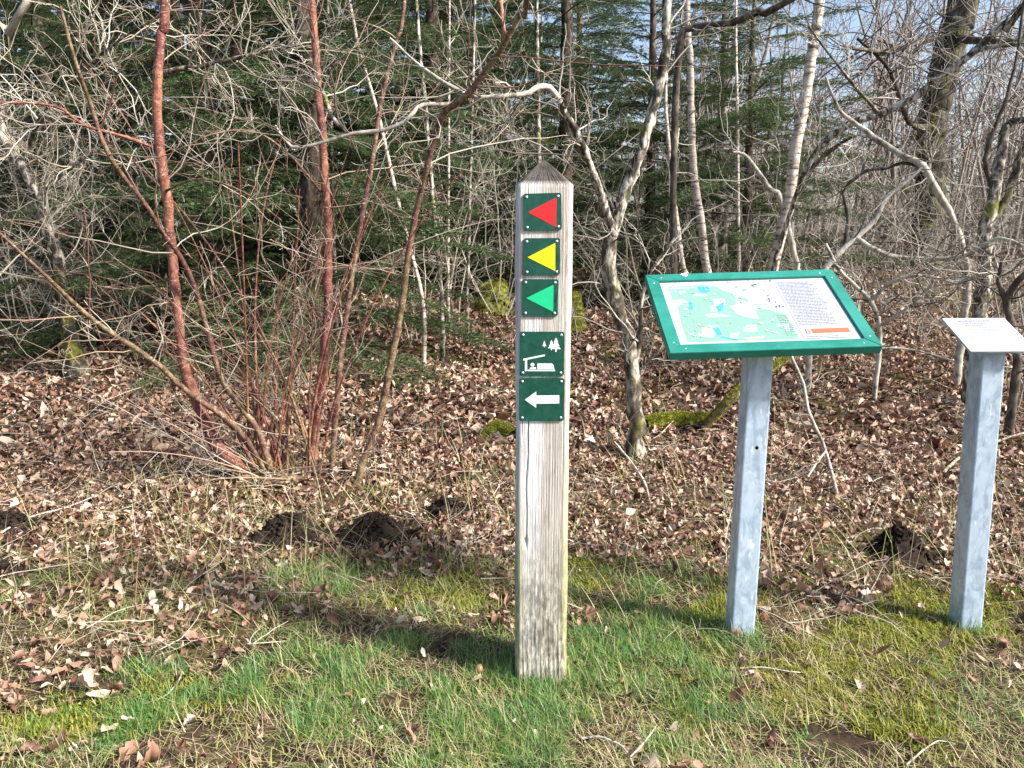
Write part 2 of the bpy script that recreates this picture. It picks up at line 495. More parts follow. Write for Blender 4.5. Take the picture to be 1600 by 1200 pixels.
def smooth_path(pts, rad, step=0.05, rough=0.0, rg=rng):
    """Catmull-Rom through pts with radii; extra small roughness."""
    pts = np.asarray(pts, float); rad = np.asarray(rad, float)
    q = np.concatenate([[2 * pts[0] - pts[1]], pts, [2 * pts[-1] - pts[-2]]])
    out, ro = [], []
    for i in range(len(pts) - 1):
        p0, p1, p2, p3 = q[i:i + 4]
        m = max(2, int(np.linalg.norm(p2 - p1) / step))
        for t in np.arange(m) / m:
            out.append(0.5 * ((2 * p1) + (-p0 + p2) * t + (2 * p0 - 5 * p1 + 4 * p2 - p3) * t * t + (-p0 + 3 * p1 - 3 * p2 + p3) * t ** 3))
            ro.append(rad[i] * (1 - t) + rad[i + 1] * t)
    out.append(pts[-1]); ro.append(rad[-1])
    out = np.array(out); ro = np.array(ro)
    if rough:
        k = len(out)
        n3 = rg.normal(0, 1, (k, 3)); n3[0] = 0
        out = out + n3 * (ro * rough)[:, None]
        ro = ro * (1 + rg.normal(0, rough * 0.6, k)).clip(0.7, 1.35)
    return out, ro


def grow(rg, S, D, L, R0, K, crook=0.15, trop=(0, 0, 0.0), end=0.25):
    n = len(S)
    P = np.empty((n, K, 3)); P[:, 0] = S
    d = norm(D)
    st = (np.asarray(L) / (K - 1))[:, None]
    tr = np.asarray(trop)[None]
    for k in range(1, K):
        d = norm(d + rg.normal(0, crook, (n, 3)) + tr)
        P[:, k] = P[:, k - 1] + d * st
    t = np.linspace(0, 1, K)[None]
    return P, np.asarray(R0)[:, None] * (1 - (1 - end) * t)


def kids(rg, P, Rr, m, t0, t1, ang, asd, ratio, rratio, maxr=None, minlen=0.0):
    """m children for every branch: starts, directions, lengths, radii."""
    n, K, _ = P.shape
    t = rg.uniform(t0, t1, (n, m)) * (K - 1)
    i = np.minimum(t.astype(int), K - 2); f = t - i
    ar = np.arange(n)[:, None]
    S = P[ar, i] * (1 - f)[..., None] + P[ar, i + 1] * f[..., None]
    T = norm(P[ar, i + 1] - P[ar, i])
    q = rg.normal(0, 1, (n, m, 3))
    q = norm(q - (q * T).sum(-1, keepdims=True) * T)
    a = np.radians(rg.normal(ang, asd, (n, m)))[..., None]
    D = np.cos(a) * T + np.sin(a) * q
    Lp = np.linalg.norm(np.diff(P, axis=1), axis=-1).sum(1)[:, None]
    L = Lp * ratio * rg.uniform(0.45, 1.25, (n, m)) * (1.15 - 0.6 * t / (K - 1)) + minlen
    r = (Rr[ar, i] * (1 - f) + Rr[ar, i + 1] * f) * rratio
    if maxr is not None:
        r = np.minimum(r, maxr)
    return S.reshape(-1, 3), D.reshape(-1, 3), L.ravel(), r.ravel()


def twig_set(rg, stems, n1=10, L1=0.8, n2=5, n3=2, r1=0.006, trop=(0, 0, 0.02), t0=0.25, crook=0.2, ang=55, rmin=0.0009):
    """Side twigs (three orders) growing from a list of (pts, radii) stems: list of (verts, quads)."""
    out = []
    for pts, rad in stems:
        if len(pts) < 3:
            continue
        P = pts[None]; Rr = rad[None]
        S, D, L, r = kids(rg, P, Rr, n1, t0, 1.0, ang, 15, 0.0, 0.5, r1)
        L = L1 * rg.uniform(0.35, 1.3, len(S))
        r = np.clip(np.minimum(r, r1), rmin * 1.6, None)
        P1, R1 = grow(rg, S, D, L, r, 9, crook, trop, 0.22)
        out.append(tubes(P1, R1, 4))
        S, D, L, r = kids(rg, P1, R1, n2, 0.15, 1.0, 48, 14, 0.42, 0.7)
        P2, R2 = grow(rg, S, D, L, np.maximum(r, rmin * 1.1), 6, crook * 1.2, trop, 0.45)
        out.append(tubes(P2, R2, 3))
        if n3:
            S, D, L, r = kids(rg, P2, R2, n3, 0.2, 1.0, 45, 14, 0.45, 0.75)
            P3, R3 = grow(rg, S, D, L, np.maximum(r, rmin), 4, crook * 1.2, trop, 0.6)
            out.append(tubes(P3, R3, 3))
    return out


# ------------------------------------------------------------------ the setting: ground
def axis(vals):
    return np.unique(np.round(np.concatenate(vals), 4))


def make_ground():
    ys = axis([np.arange(-3, 1.0, 0.5), np.arange(1.0, 5.0, 0.035), np.arange(5, 14, 0.16), np.geomspace(14, 400, 40)])
    xs = axis([np.arange(-4.0, 4.01, 0.05), np.arange(-12, -4, 0.3), np.arange(4, 12, 0.3), np.geomspace(12, 400, 24), -np.geomspace(12, 400, 24)])
    X, Y = np.meshgrid(xs, ys)
    Z = ground_z(X, Y)
    near = (Y > 1) & (Y < 9) & (np.abs(X) < 7)
    Z = Z + near * (0.006 * snoise(X, Y, 16, 3) + 0.004 * snoise(X, Y, 34, 4))
    idx = np.arange(X.size).reshape(X.shape)
    F = np.stack([idx[:-1, :-1], idx[:-1, 1:], idx[1:, 1:], idx[1:, :-1]], -1).reshape(-1, 4)
    o = link('ground', mesh_np('ground', np.stack([X, Y, Z], -1).reshape(-1, 3), F, 'soil_ground', smooth=True))
    return tag(o, kind='structure')


GROUND = make_ground()


# ------------------------------------------------------------------ masks on the ground (what grows where)
def blob(x, y, px, py, rx, ry):
    c = gnd(px, py)
    return np.exp(-(((x - c[0]) / rx) ** 2 + ((y - c[1]) / ry) ** 2))


def green_mask(x, y):
    n = np.clip(0.42 + 0.7 * snoise(x, y, 9, 1) + 0.6 * snoise(x, y, 27, 2), 0, 1.4)
    zone = np.clip((2.62 + 0.30 * snoise(x, y, 3.1, 5) + 0.28 * snoise(x, y, 8.5, 6) - y) / 0.5, 0, 1)
    g = 0.62 * n * zone
    for b in ((850, 1060, .34, .16), (680, 1020, .28, .2), (1010, 1050, .26, .25), (960, 960, .3, .25), (500, 1060, .22, .16), (420, 1130, .35, .14), (640, 900, .3, .2),
              (560, 930, .3, .2), (480, 880, .25, .2), (1060, 900, .35, .2), (930, 1150, .4, .12), (330, 1040, .3, .14), (1100, 1080, .2, .2), (700, 1150, .4, .1)):
        g = g + 0.72 * blob(x, y, *b) * np.clip(0.15 + 0.9 * n, 0, 1.2)
    for b in ((1290, 1165, .22, .08), (60, 1040, .25, .12), (230, 1000, .25, .1), (480, 960, .1, .07), (640, 1165, .1, .05), (1350, 850, .25, .12), (560, 990, .12, .05)):
        g = g - 0.9 * blob(x, y, *b)
    g = g * np.where(x > 0.85, 0.6, 1.0)
    g = g + 0.55 * np.clip(snoise(x, y, 5, 61) - 0.62, 0, 1) * (y > 2.4)
    return np.clip(g, 0, 1)


def moss_mask(x, y):
    m = 0
    for b in ((1180, 1020, .2, .1), (1260, 1010, .25, .12), (1340, 1000, .22, .14), (1560, 1010, .3, .16), (1480, 1080, .25, .1), (1230, 1050, .2, .1), (1100, 950, .2, .12), (1400, 940, .25, .12), (780, 950, .15, .1), (1560, 930, .2, .12), (1130, 940, .15, .12), (1300, 1080, .3, .1), (1450, 1000, .3, .15), (1580, 1090, .3, .12), (1380, 1140, .4, .1), (1200, 1110, .35, .1), (1520, 1150, .4, .1), (1330, 930, .25, .1), (1480, 950, .25, .1), (1030, 930, .25, .12), (900, 900, .2, .12), (740, 900, .2, .12), (650, 930, .2, .1), (1240, 950, .2, .12), (300, 1090, .2, .08), (120, 1130, .2, .08)):
        m = m + blob(x, y, *b)
    m = m - 2.5 * blob(x, y, 1290, 1165, .17, .07)
    return np.clip(1.3 * m * (0.55 + 0.6 * snoise(x, y, 18, 8) + 0.7 * snoise(x, y, 6, 81)), 0, 1)


def scatter(n, y0, y1, margin=0.9, power=1.0, rg=rng):
    """Random ground points in the area the photograph can see (and some way past its sides)."""
    u = rg.uniform(0, 1, n) ** power
    y = y0 + (y1 - y0) * u
    w = 0.70 * y + margin
    x = rg.uniform(-1, 1, n) * w
    return x, y


POST_XY = (0.0797, 1.964)
MOUNDS = []                                          # (centre, radius) of the soil heaps, kept clear of litter


def clear_of_mounds(x, y, f=0.85):
    k = np.ones(len(x), bool)
    for c, r in MOUNDS:
        k &= ((x - c[0]) ** 2 + ((y - c[1]) / 0.8) ** 2) > (r * f * 1.05) ** 2
    return k


# ------------------------------------------------------------------ soil heaps
def molehill(px, py, rx, h, label, seed):
    c = gnd(px, py)
    rg = np.random.default_rng(seed)
    n_r, n_a = 14, 40
    rr = np.linspace(0, 1, n_r); aa = np.arange(n_a) * 2 * math.pi / n_a
    RR, AA = np.meshgrid(rr, aa, indexing='ij')
    edge = 1 + 0.16 * np.sin(2 * AA + seed) + 0.1 * np.sin(3 * AA + 2 * seed) + 0.06 * np.sin(7 * AA + seed)
    X = c[0] + rx * RR * edge * np.cos(AA); Y = c[1] + rx * 0.8 * RR * edge * np.sin(AA)
    H = h * (np.cos(RR * math.pi) * 0.5 + 0.5) ** 0.8
    Z = ground_z(X, Y) + H - 0.012 * RR + (1 - RR) * (rg.normal(0, 0.1, RR.shape) * h + 0.12 * h * snoise(X, Y, 60, seed))
    V = np.stack([X, Y, Z], -1).reshape(-1, 3)
    idx = np.arange(n_r * n_a).reshape(n_r, n_a)
    F = np.stack([idx[:-1], idx[1:], np.roll(idx[1:], -1, 1), np.roll(idx[:-1], -1, 1)], -1).reshape(-1, 4)
    # crumbs of earth
    vs_, fs_ = [V], [F]
    off = len(V)
    for k in range(220):
        a = rg.uniform(0, 6.28); r = rg.uniform(0.1, 1.5) * rx
        x, y = c[0] + r * math.cos(a), c[1] + 0.8 * r * math.sin(a)
        z = float(ground_z(x, y)) + h * (math.cos(min(1, r / rx) * math.pi) * 0.5 + 0.5) ** 0.8
        s = rg.uniform(0.004, 0.014)
        q = rg.normal(0, 0.35, (6, 3)) + np.array([[1, 0, 0], [-1, 0, 0], [0, 1, 0], [0, -1, 0], [0, 0, 0.8], [0, 0, -0.8]])
        vs_.append(q * s + np.array([x, y, z + s * 0.3]))
        fs_.append(np.array([[0, 2, 4, 4], [2, 1, 4, 4], [1, 3, 4, 4], [3, 0, 4, 4], [2, 0, 5, 5], [1, 2, 5, 5], [3, 1, 5, 5], [0, 3, 5, 5]]) + off)
        off += 6
    quads = np.concatenate([fs_[0]])
    tris = np.concatenate([f[:, :3] for f in fs_[1:]])
    me = mesh_np('molehill', np.concatenate(vs_) - c, [quads, tris], 'mole_soil', smooth=False)
    tag(link('molehill', me, None, tuple(c)), label, 'molehill', 'molehills of dark earth')
    MOUNDS.append((c, rx))


molehill(450, 848, 0.18, 0.11, 'dark molehill nearer the red stemmed shrub, with straw hanging over it', 1)
molehill(588, 846, 0.185, 0.105, 'dark rounded molehill between the shrub and the wooden post', 2)
molehill(700, 806, 0.14, 0.07, 'low flat molehill half hidden in leaves just behind the wooden post', 3)
molehill(1404, 874, 0.14, 0.12, 'blackest tall molehill between the two metal posts', 4)
molehill(14, 826, 0.15, 0.065, 'dark molehill at the far left edge in the brown leaves', 5)
molehill(6, 900, 0.07, 0.045, 'small clod of dark earth at the left edge below a molehill', 6)


# ------------------------------------------------------------------ fallen leaves
LEAF_OUT = np.array([(0, 0), (0.10, 0.03), (0.22, 0.12), (0.32, 0.115), (0.45, 0.20), (0.56, 0.17), (0.70, 0.24), (0.86, 0.16), (1.0, 0.0)])


def leaf_template():
    mid = np.stack([LEAF_OUT[:, 0], np.zeros(9)], -1)
    up = LEAF_OUT[1:-1]; dn = up * np.array([1, -1])
    V = np.concatenate([mid, up, dn])                # 0-8 midrib, 9-15 upper, 16-22 lower
    F = []
    for k in range(7):
        a, b = 9 + k, 10 + k
        if k < 6:
            F += [(k + 1, k + 2, b), (k + 1, b, a)]
            F += [(k + 1, b + 7, k + 2), (k + 1, a + 7, b + 7)]
    F += [(0, 1, 9), (0, 16, 1), (7, 8, 15), (7, 22, 8)]
    return np.stack([V[:, 0] - 0.5, V[:, 1]], -1), np.array(F)


LV, LF = leaf_template()
LV_S = np.array([(-0.5, 0), (-0.2, 0.2), (0.2, 0.22), (0.5, 0), (0.2, -0.2), (-0.2, -0.22), (0.0, 0.0)])
LF_S = np.array([(0, 6, 1), (1, 6, 2), (2, 6, 3), (3, 6, 4), (4, 6, 5), (5, 6, 0)])


def leaf_cloud(rg, x, y, size, simple, lift=0.012, tiltsd=0.55, zbase=None):
    n = len(x)
    T, F = (LV_S, LF_S) if simple else (LV, LF)
    jit = 0.014 if not simple else 0.055
    u = T[None, :, 0] + rg.normal(0, jit, (n, len(T))); v = T[None, :, 1] * rg.uniform(0.6, 1.2, (n, 1)) + rg.normal(0, jit, (n, len(T)))
    c1 = rg.normal(0.5, 1.8, (n, 1)); c2 = rg.normal(0.3, 0.9, (n, 1)); c3 = rg.normal(0, 0.9, (n, 1)); fold = rg.normal(0.25, 0.6, (n, 1))
    w = c1 * v * v * 2 + c2 * u * u + c3 * u * v + fold * np.abs(v) + 0.05 * np.sin(9 * u + 6 * c1)
    L = np.stack([np.broadcast_to(u, v.shape), v, w], -1) * size[:, None, None]
    yaw = rg.uniform(0, 6.283, n); pi_ = rg.normal(0, tiltsd, n); ro = rg.normal(0, tiltsd, n)
    cyw, syw = np.cos(yaw), np.sin(yaw); cp, sp = np.cos(pi_), np.sin(pi_); cr, sr = np.cos(ro), np.sin(ro)
    X, Y, Z = L[..., 0], L[..., 1], L[..., 2]
    Y, Z = Y * cr[:, None] - Z * sr[:, None], Y * sr[:, None] + Z * cr[:, None]
    X, Z = X * cp[:, None] - Z * sp[:, None], X * sp[:, None] + Z * cp[:, None]
    X, Y = X * cyw[:, None] - Y * syw[:, None], X * syw[:, None] + Y * cyw[:, None]
    z0 = ground_z(x, y) if zbase is None else zbase
    P = np.stack([X + x[:, None], Y + y[:, None], Z + (z0 + rg.uniform(0.002, 1, n) * lift)[:, None]], -1)
    nv = T.shape[0]
    Fa = F[None] + (np.arange(n) * nv)[:, None, None]
    return P.reshape(-1, 3), Fa.reshape(-1, 3)


def litter_density(x, y):
    d = np.clip((y - 2.15 - 0.30 * snoise(x, y, 3.1, 5) - 0.28 * snoise(x, y, 8.5, 6)) / 0.6, 0.0, 1.0)
    d = np.maximum(d, 0.30 * (0.4 + snoise(x, y, 7, 9)))
    d = np.where(x < -0.6, np.maximum(d, np.clip(0.45 + 0.5 * snoise(x, y, 4.2, 12), 0.05, 1) * np.clip((y - 1.2) / 0.8, 0.3, 1)), d)
    d = np.maximum(d, 0.75 * np.clip(snoise(x, y, 4.5, 77) - 0.1, 0, 1))
    d = d - 0.75 * green_mask(x, y) - 0.6 * moss_mask(x, y) * (y < 3)
    return np.clip(d * (0.85 + 0.3 * snoise(x, y, 9, 14)), 0.02, 1)


def make_litter():
    rg = np.random.default_rng(21)
    lst, off = [], 0
    Vs, Fs = [], []

    def add(n, y0, y1, s0, s1, simple, lift, tilt, power=1.0):
        nonlocal off
        x, y = scatter(n, y0, y1, 1.0, power, rg)
        k = (rg.uniform(0, 1, n) < litter_density(x, y)) & clear_of_mounds(x, y, 0.9)
        x, y = x[k], y[k]
        v, f = leaf_cloud(rg, x, y, rg.uniform(s0, s1, len(x)) * rg.uniform(0.7, 1.2, len(x)), simple, lift, tilt)
        Vs.append(v); Fs.append(f + off); off += len(v)
    add(12500, 1.3, 4.2, 0.038, 0.070, False, 0.022, 0.30)
    add(4000, 1.3, 3.0, 0.022, 0.050, False, 0.045, 0.70)
    add(15000, 2.2, 4.4, 0.022, 0.050, True, 0.045, 0.70)
    add(30000, 1.3, 4.2, 0.008, 0.026, True, 0.040, 0.80)
    add(26000, 4.0, 8.0, 0.045, 0.085, True, 0.030, 0.40)
    add(26000, 4.0, 8.0, 0.02, 0.045, True, 0.050, 0.80)
    add(22000, 7.5, 20, 0.06, 0.13, True, 0.05, 0.5)
    o = part('leaf_litter', np.concatenate(Vs), np.concatenate(Fs), 'leaf_brown', GROUND, stuff=True)
    # broken twigs mixed into the leaves
    x, y = scatter(4200, 2.0, 8.0, 0.8, 1.3, rg)
    k = (rg.uniform(0, 1, len(x)) < litter_density(x, y)) & clear_of_mounds(x, y)
    x, y = x[k], y[k]; n = len(x)
    a = rg.uniform(0, 6.283, n)
    P, Rr = grow(rg, np.stack([x, y, ground_z(x, y) + rg.uniform(0.01, 0.05, n)], -1), np.stack([np.cos(a), np.sin(a), rg.normal(0.05, 0.22, n)], -1), rg.uniform(0.05, 0.32, n), rg.uniform(0.0009, 0.0024, n), 6, 0.16, (0, 0, -0.02), 0.4)
    v, f = tubes(P, Rr, 3)
    part('twig_litter', v, f, 'twig_pale', GROUND, stuff=True)
    # the leaves that show largest: pieces of their own
    temps = []
    for k in range(12):
        v, f = leaf_cloud(rg, np.zeros(1), np.zeros(1), np.ones(1), False, 0.0, 0.12, np.zeros(1))
        lm = leafy('leaf_tone_%d' % k, [(0, [(0.55, 0.40, 0.31), (0.42, 0.27, 0.20), (0.52, 0.38, 0.29), (0.32, 0.17, 0.12), (0.48, 0.33, 0.25), (0.20, 0.11, 0.08)][k % 6]), (1, [(0.52, 0.4, 0.3), (0.36, 0.22, 0.16)][k % 2])], 0.5, 0.12, 0.4)
        temps.append(mesh_np('leaf', v, f, lm))
    spots = [(66, 1072, .07), (640, 1165, .055), (655, 1158, .05), (552, 1130, .06), (30, 1040, .09), (50, 1055, .08), (1110, 830, .06), (575, 878, .07), (600, 880, .06), (1085, 870, .05), (175, 1155, .07), (285, 890, .06), (300, 880, .07), (310, 905, .06), (325, 930, .06), (640, 760, .06), (665, 770, .06)]
    om = leafy('leaf_orange', [(0, (0.75, 0.25, 0.03)), (1, (0.85, 0.35, 0.06))], 0.5, 0.25, 0.4)
    c = gnd(1303, 768)
    o = link('leaf', mesh_np('leaf', *leaf_cloud(rg, np.zeros(1), np.zeros(1), np.full(1, 0.075), False, 0.0, 0.1, np.zeros(1)), om), GROUND, (c[0], c[1], c[2] + 0.045))
    o.rotation_euler = (0.7, 0.2, 0.4)
    o['label'] = 'bright orange leaf lying between the two metal posts'
    x, y = scatter(1500, 1.35, 3.1, 0.25, 0.9, rg)
    k = (rg.uniform(0, 1, 1500) < (litter_density(x, y) - 0.12) * 0.9) & clear_of_mounds(x, y)
    pts = [(gnd(a, b)[0], gnd(a, b)[1], s) for a, b, s in spots] + [(a, b, rg.uniform(0.026, 0.046)) for a, b in zip(x[k], y[k])]
    for (a, b, s) in pts[:290]:
        o = link('leaf', temps[int(rg.integers(12))], GROUND, (a, b, float(ground_z(a, b)) + rg.uniform(0.012, 0.034)))
        o.rotation_euler = (rg.normal(0, 0.45), rg.normal(0, 0.45), rg.uniform(0, 6.28))
        o.scale = (s, s * rg.uniform(0.8, 1.2), s)


make_litter()


# ------------------------------------------------------------------ grass, straw and moss
def ribbons(P, W, A):
    """P (N,K,3), W (N,K) half widths, A (N,3) sideways direction."""
    n, K, _ = P.shape
    V = np.stack([P - A[:, None] * W[..., None], P + A[:, None] * W[..., None]], 2)
    idx = np.arange(n * K * 2).reshape(n, K, 2)
    F = np.stack([idx[:, :-1, 0], idx[:, :-1, 1], idx[:, 1:, 1], idx[:, 1:, 0]], -1).reshape(-1, 4)
    return V.reshape(-1, 3), F


def blades(rg, x, y, h, lean, width, K=4, droop=0.5, sink=0.004):
    n = len(x)
    a = rg.uniform(0, 6.283, n)
    hd = np.stack([np.cos(a), np.sin(a), np.zeros(n)], -1)
    z = ground_z(x, y) - sink
    P = np.empty((n, K, 3))
    t = np.linspace(0, 1, K)
    for k in range(K):
        th = lean + droop * t[k] * 1.2
        P[:, k] = (P[:, k - 1] + (hd * np.sin(th)[:, None] + np.array([0, 0, 1.0]) * np.cos(th)[:, None]) * (h / (K - 1))[:, None]) if k else np.stack([x, y, z], -1)
    side = np.stack([-np.sin(a), np.cos(a), np.zeros(n)], -1)
    W = width[:, None] * (1 - t[None] ** 1.6 * 0.92)
    return ribbons(P, W, side)


def make_grass():
    rg = np.random.default_rng(5)
    # green tufts
    x, y = scatter(43000, 1.30, 4.6, 0.35, 1.15, rg)
    g = green_mask(x, y)
    k = (rg.uniform(0, 1, len(x)) < g ** 1.35) & clear_of_mounds(x, y, 0.8)
    x, y, g = x[k], y[k], g[k]
    for (cx, cy_, hw_, q) in ((POST_XY[0], POST_XY[1], 0.07, 130), (0.7055, 2.155, 0.036, 60), (1.436, 2.206, 0.0345, 50)):   # tufts against the posts
        sd_ = rg.integers(0, 4, q); u_ = rg.uniform(-1.1, 1.1, q) * hw_; o_ = hw_ + np.abs(rg.normal(0.010, 0.012, q))
        x = np.concatenate([x, cx + np.where(sd_ < 2, u_, np.where(sd_ == 2, -o_, o_))]); y = np.concatenate([y, cy_ + np.where(sd_ == 0, -o_, np.where(sd_ == 1, o_, u_))]); g = np.concatenate([g, np.full(q, 0.75)])
    m = 16
    vig = rg.uniform(0.35, 1.4, len(x)) * (0.45 + 0.65 * g)
    X = np.repeat(x, m) + rg.normal(0, 0.013, len(x) * m); Y = np.repeat(y, m) + rg.normal(0, 0.013, len(x) * m)
    H = np.repeat(vig, m) * rg.uniform(0.014, 0.066, len(X))
    v, f = blades(rg, X, Y, H, np.abs(rg.normal(0.75, 0.45, len(X))), rg.uniform(0.0006, 0.0015, len(X)), 4, rg.uniform(-0.2, 1.3, len(X)))
    o = link('grass', mesh_np('grass', v, f, 'grass_green'))
    tag(o, 'patchy short green grass on the verge around the posts', 'grass', kind='stuff')
    print('grass blades', len(X))
    # straw: dead blades lying flat through the verge and between the leaves
    x, y = scatter(95000, 1.30, 4.3, 0.4, 1.25, rg)
    den = np.where(y < 2.75, 0.85, 0.16 + 0.4 * np.clip(snoise(x, y, 2.2, 31), 0, 1))
    den = den * (0.85 + 0.35 * snoise(x, y, 6, 30)) - 1.1 * blob(x, y, 1290, 1165, .18, .07) - 0.45 * moss_mask(x, y)
    k = (rg.uniform(0, 1, len(x)) < den) & clear_of_mounds(x, y, 0.9)
    x, y = x[k], y[k]
    n = len(x)
    v, f = blades(rg, x, y, rg.uniform(0.015, 0.085, n), np.clip(rg.normal(1.2, 0.35, n), 0.3, 1.6), rg.uniform(0.0005, 0.0013, n), 4, rg.uniform(-0.3, 0.6, n), -0.006)
    x2, y2 = [], []
    for (px, py, rx, ry, q) in ((120, 850, .9, .5, 420), (250, 800, .7, .4, 380), (60, 700, .8, .8, 300), (470, 780, .35, .3, 170), (1250, 830, .5, .4, 200), (1450, 700, .9, .8, 260), (880, 800, .5, .4, 200), (1020, 720, .4, .3, 160), (700, 850, .5, .25, 260), (1250, 880, .5, .2, 260), (1500, 850, .4, .25, 220), (400, 880, .5, .25, 300), (620, 700, .6, .5, 240)):
        c = gnd(px, py)
        x2.append(c[0] + rg.normal(0, rx, q)); y2.append(np.maximum(2.2, c[1] + rg.normal(0, ry, q)))
    xa, ya = scatter(3600, 3.0, 9.0, 0.6, 1.1, rg)        # thin dead stalks standing through the leaves
    kk = (snoise(xa, ya, 2.6, 90) + 0.5 * snoise(xa, ya, 7, 91)) > rg.uniform(-0.9, 0.6, len(xa))
    x2.append(xa[kk]); y2.append(ya[kk])
    x2 = np.concatenate(x2); y2 = np.concatenate(y2)
    n = len(x2)
    v2, f2 = blades(rg, x2, y2, rg.uniform(0.10, 0.34, n) * np.clip(y2 / 4.0, 1.0, 1.5), np.clip(rg.normal(0.9, 0.4, n), 0.1, 1.5), rg.uniform(0.0008, 0.0016, n) * np.clip(y2 / 3.5, 1.0, 1.8), 7, rg.uniform(0.0, 1.1, n), -0.004)
    V, F = cat_meshes([(v, f), (v2, f2)])
    tag(link('dry_grass', mesh_np('dry_grass', V, F, 'grass_straw')), 'dead straw coloured grass blades lying through the verge and leaves', 'dry grass', kind='stuff')
    # moss cushions on the ground
    x, y = scatter(210000, 1.4, 3.0, 0.2, 1.0, rg)
    k = rg.uniform(0, 1, len(x)) < moss_mask(x, y)
    x, y = x[k], y[k]
    n = len(x)
    hb = 0.012 * np.clip(snoise(x, y, 40, 41) + 0.4, 0, 1)
    v, f = blades(rg, x, y, rg.uniform(0.010, 0.024, n) + hb, np.abs(rg.normal(0.5, 0.4, n)), rg.uniform(0.0012, 0.0024, n), 3, rg.uniform(0, 0.8, n))
    xs, ys = [], []
    for (px, py, rx, ry, q) in ((620, 440, 1.6, .8, 2600), (420, 400, 1.2, .8, 2200), (60, 400, 1.2, .7, 1800), (1330, 395, 1.2, 1.0, 2200), (250, 430, 1, .5, 1200), (900, 420, .8, .6, 1400), (30, 440, .6, .4, 900)):
        c = gnd(px, py)
        xs.append(c[0] + rg.normal(0, rx, q)); ys.append(c[1] + rg.normal(0, ry, q))
    xs = np.concatenate(xs); ys = np.concatenate(ys); n = len(xs)
    v2, f2 = blades(rg, xs, ys, rg.uniform(0.03, 0.08, n), np.abs(rg.normal(0.6, 0.4, n)), rg.uniform(0.005, 0.010, n), 3, rg.uniform(0, 0.8, n))
    V, F = cat_meshes([(v, f), (v2, f2)])
    tag(link('moss', mesh_np('moss', V, F, 'moss_green')), 'yellow green moss carpeting the ground in patches', 'moss', kind='stuff')


make_grass()


# ------------------------------------------------------------------ simple solids
def box_vf(x0, x1, y0, y1, z0, z1):
    V = np.array([(x, y, z) for z in (z0, z1) for y in (y0, y1) for x in (x0, x1)], float)
    F = np.array([(0, 2, 3, 1), (4, 5, 7, 6), (0, 1, 5, 4), (2, 6, 7, 3), (0, 4, 6, 2), (1, 3, 7, 5)])
    return V, F


def extrude_xz(poly, y0, y1):
    """Polygon in x,z (as seen from the front) extruded from y0 (front) to y1: lists for from_pydata."""
    n = len(poly)
    V = [(p[0], y0, p[1]) for p in poly] + [(p[0], y1, p[1]) for p in poly]
    F = [tuple(range(n)), tuple(range(2 * n - 1, n - 1, -1))] + [(i, i + n, (i + 1) % n + n, (i + 1) % n) for i in range(n)]
    return V, F


def py_part(name, VF, mat, parent, M=None, label=None, bevel=0.0, smooth=False):
    V, F = VF
    me = bpy.data.meshes.new(name)
    me.from_pydata([tuple(M @ Vector(v)) if M is not None else tuple(v) for v in V], [], [tuple(int(i) for i in f) for f in F])
    me.materials.append(MAT[mat])
    if smooth:
        for p in me.polygons: p.use_smooth = True
    me.update()
    import bmesh
    bm = bmesh.new(); bm.from_mesh(me)
    bmesh.ops.recalc_face_normals(bm, faces=bm.faces)
    if bevel:
        bmesh.ops.bevel(bm, geom=list(bm.edges), offset=bevel, segments=2, affect='EDGES', clamp_overlap=True)
    bm.to_mesh(me); bm.free()
    o = link(name, me, parent)
    if label: o['label'] = label
    return o


def rounded_rect(w, h, r, n=5):
    out = []
    for cx, cz, a0 in ((w / 2 - r, h / 2 - r, 0), (-w / 2 + r, h / 2 - r, 90), (-w / 2 + r, -h / 2 + r, 180), (w / 2 - r, -h / 2 + r, 270)):
        for k in range(n):
            a = R(a0 + 90 * k / (n - 1))
            out.append((cx + r * math.cos(a), cz + r * math.sin(a)))
    return out


def dome(r, h, n=10, m=4):
    """Low domed head facing -Y."""
    V = [(0, -h, 0)]; F = []
    for j in range(1, m + 1):
        a = j / m * math.pi / 2
        for i in range(n):
            b = 2 * math.pi * i / n
            V.append((r * math.sin(a) * math.cos(b), -h * math.cos(a), r * math.sin(a) * math.sin(b)))
    for i in range(n):
        F.append((0, 1 + i, 1 + (i + 1) % n))
        for j in range(m - 1):
            F.append((1 + j * n + i, 1 + (j + 1) * n + i, 1 + (j + 1) * n + (i + 1) % n, 1 + j * n + (i + 1) % n))
    return V, F


# ------------------------------------------------------------------ wooden waymarker post
POST = gnd(845, 1065)
POST[1] = 1.964; POST[0] = 0.0797


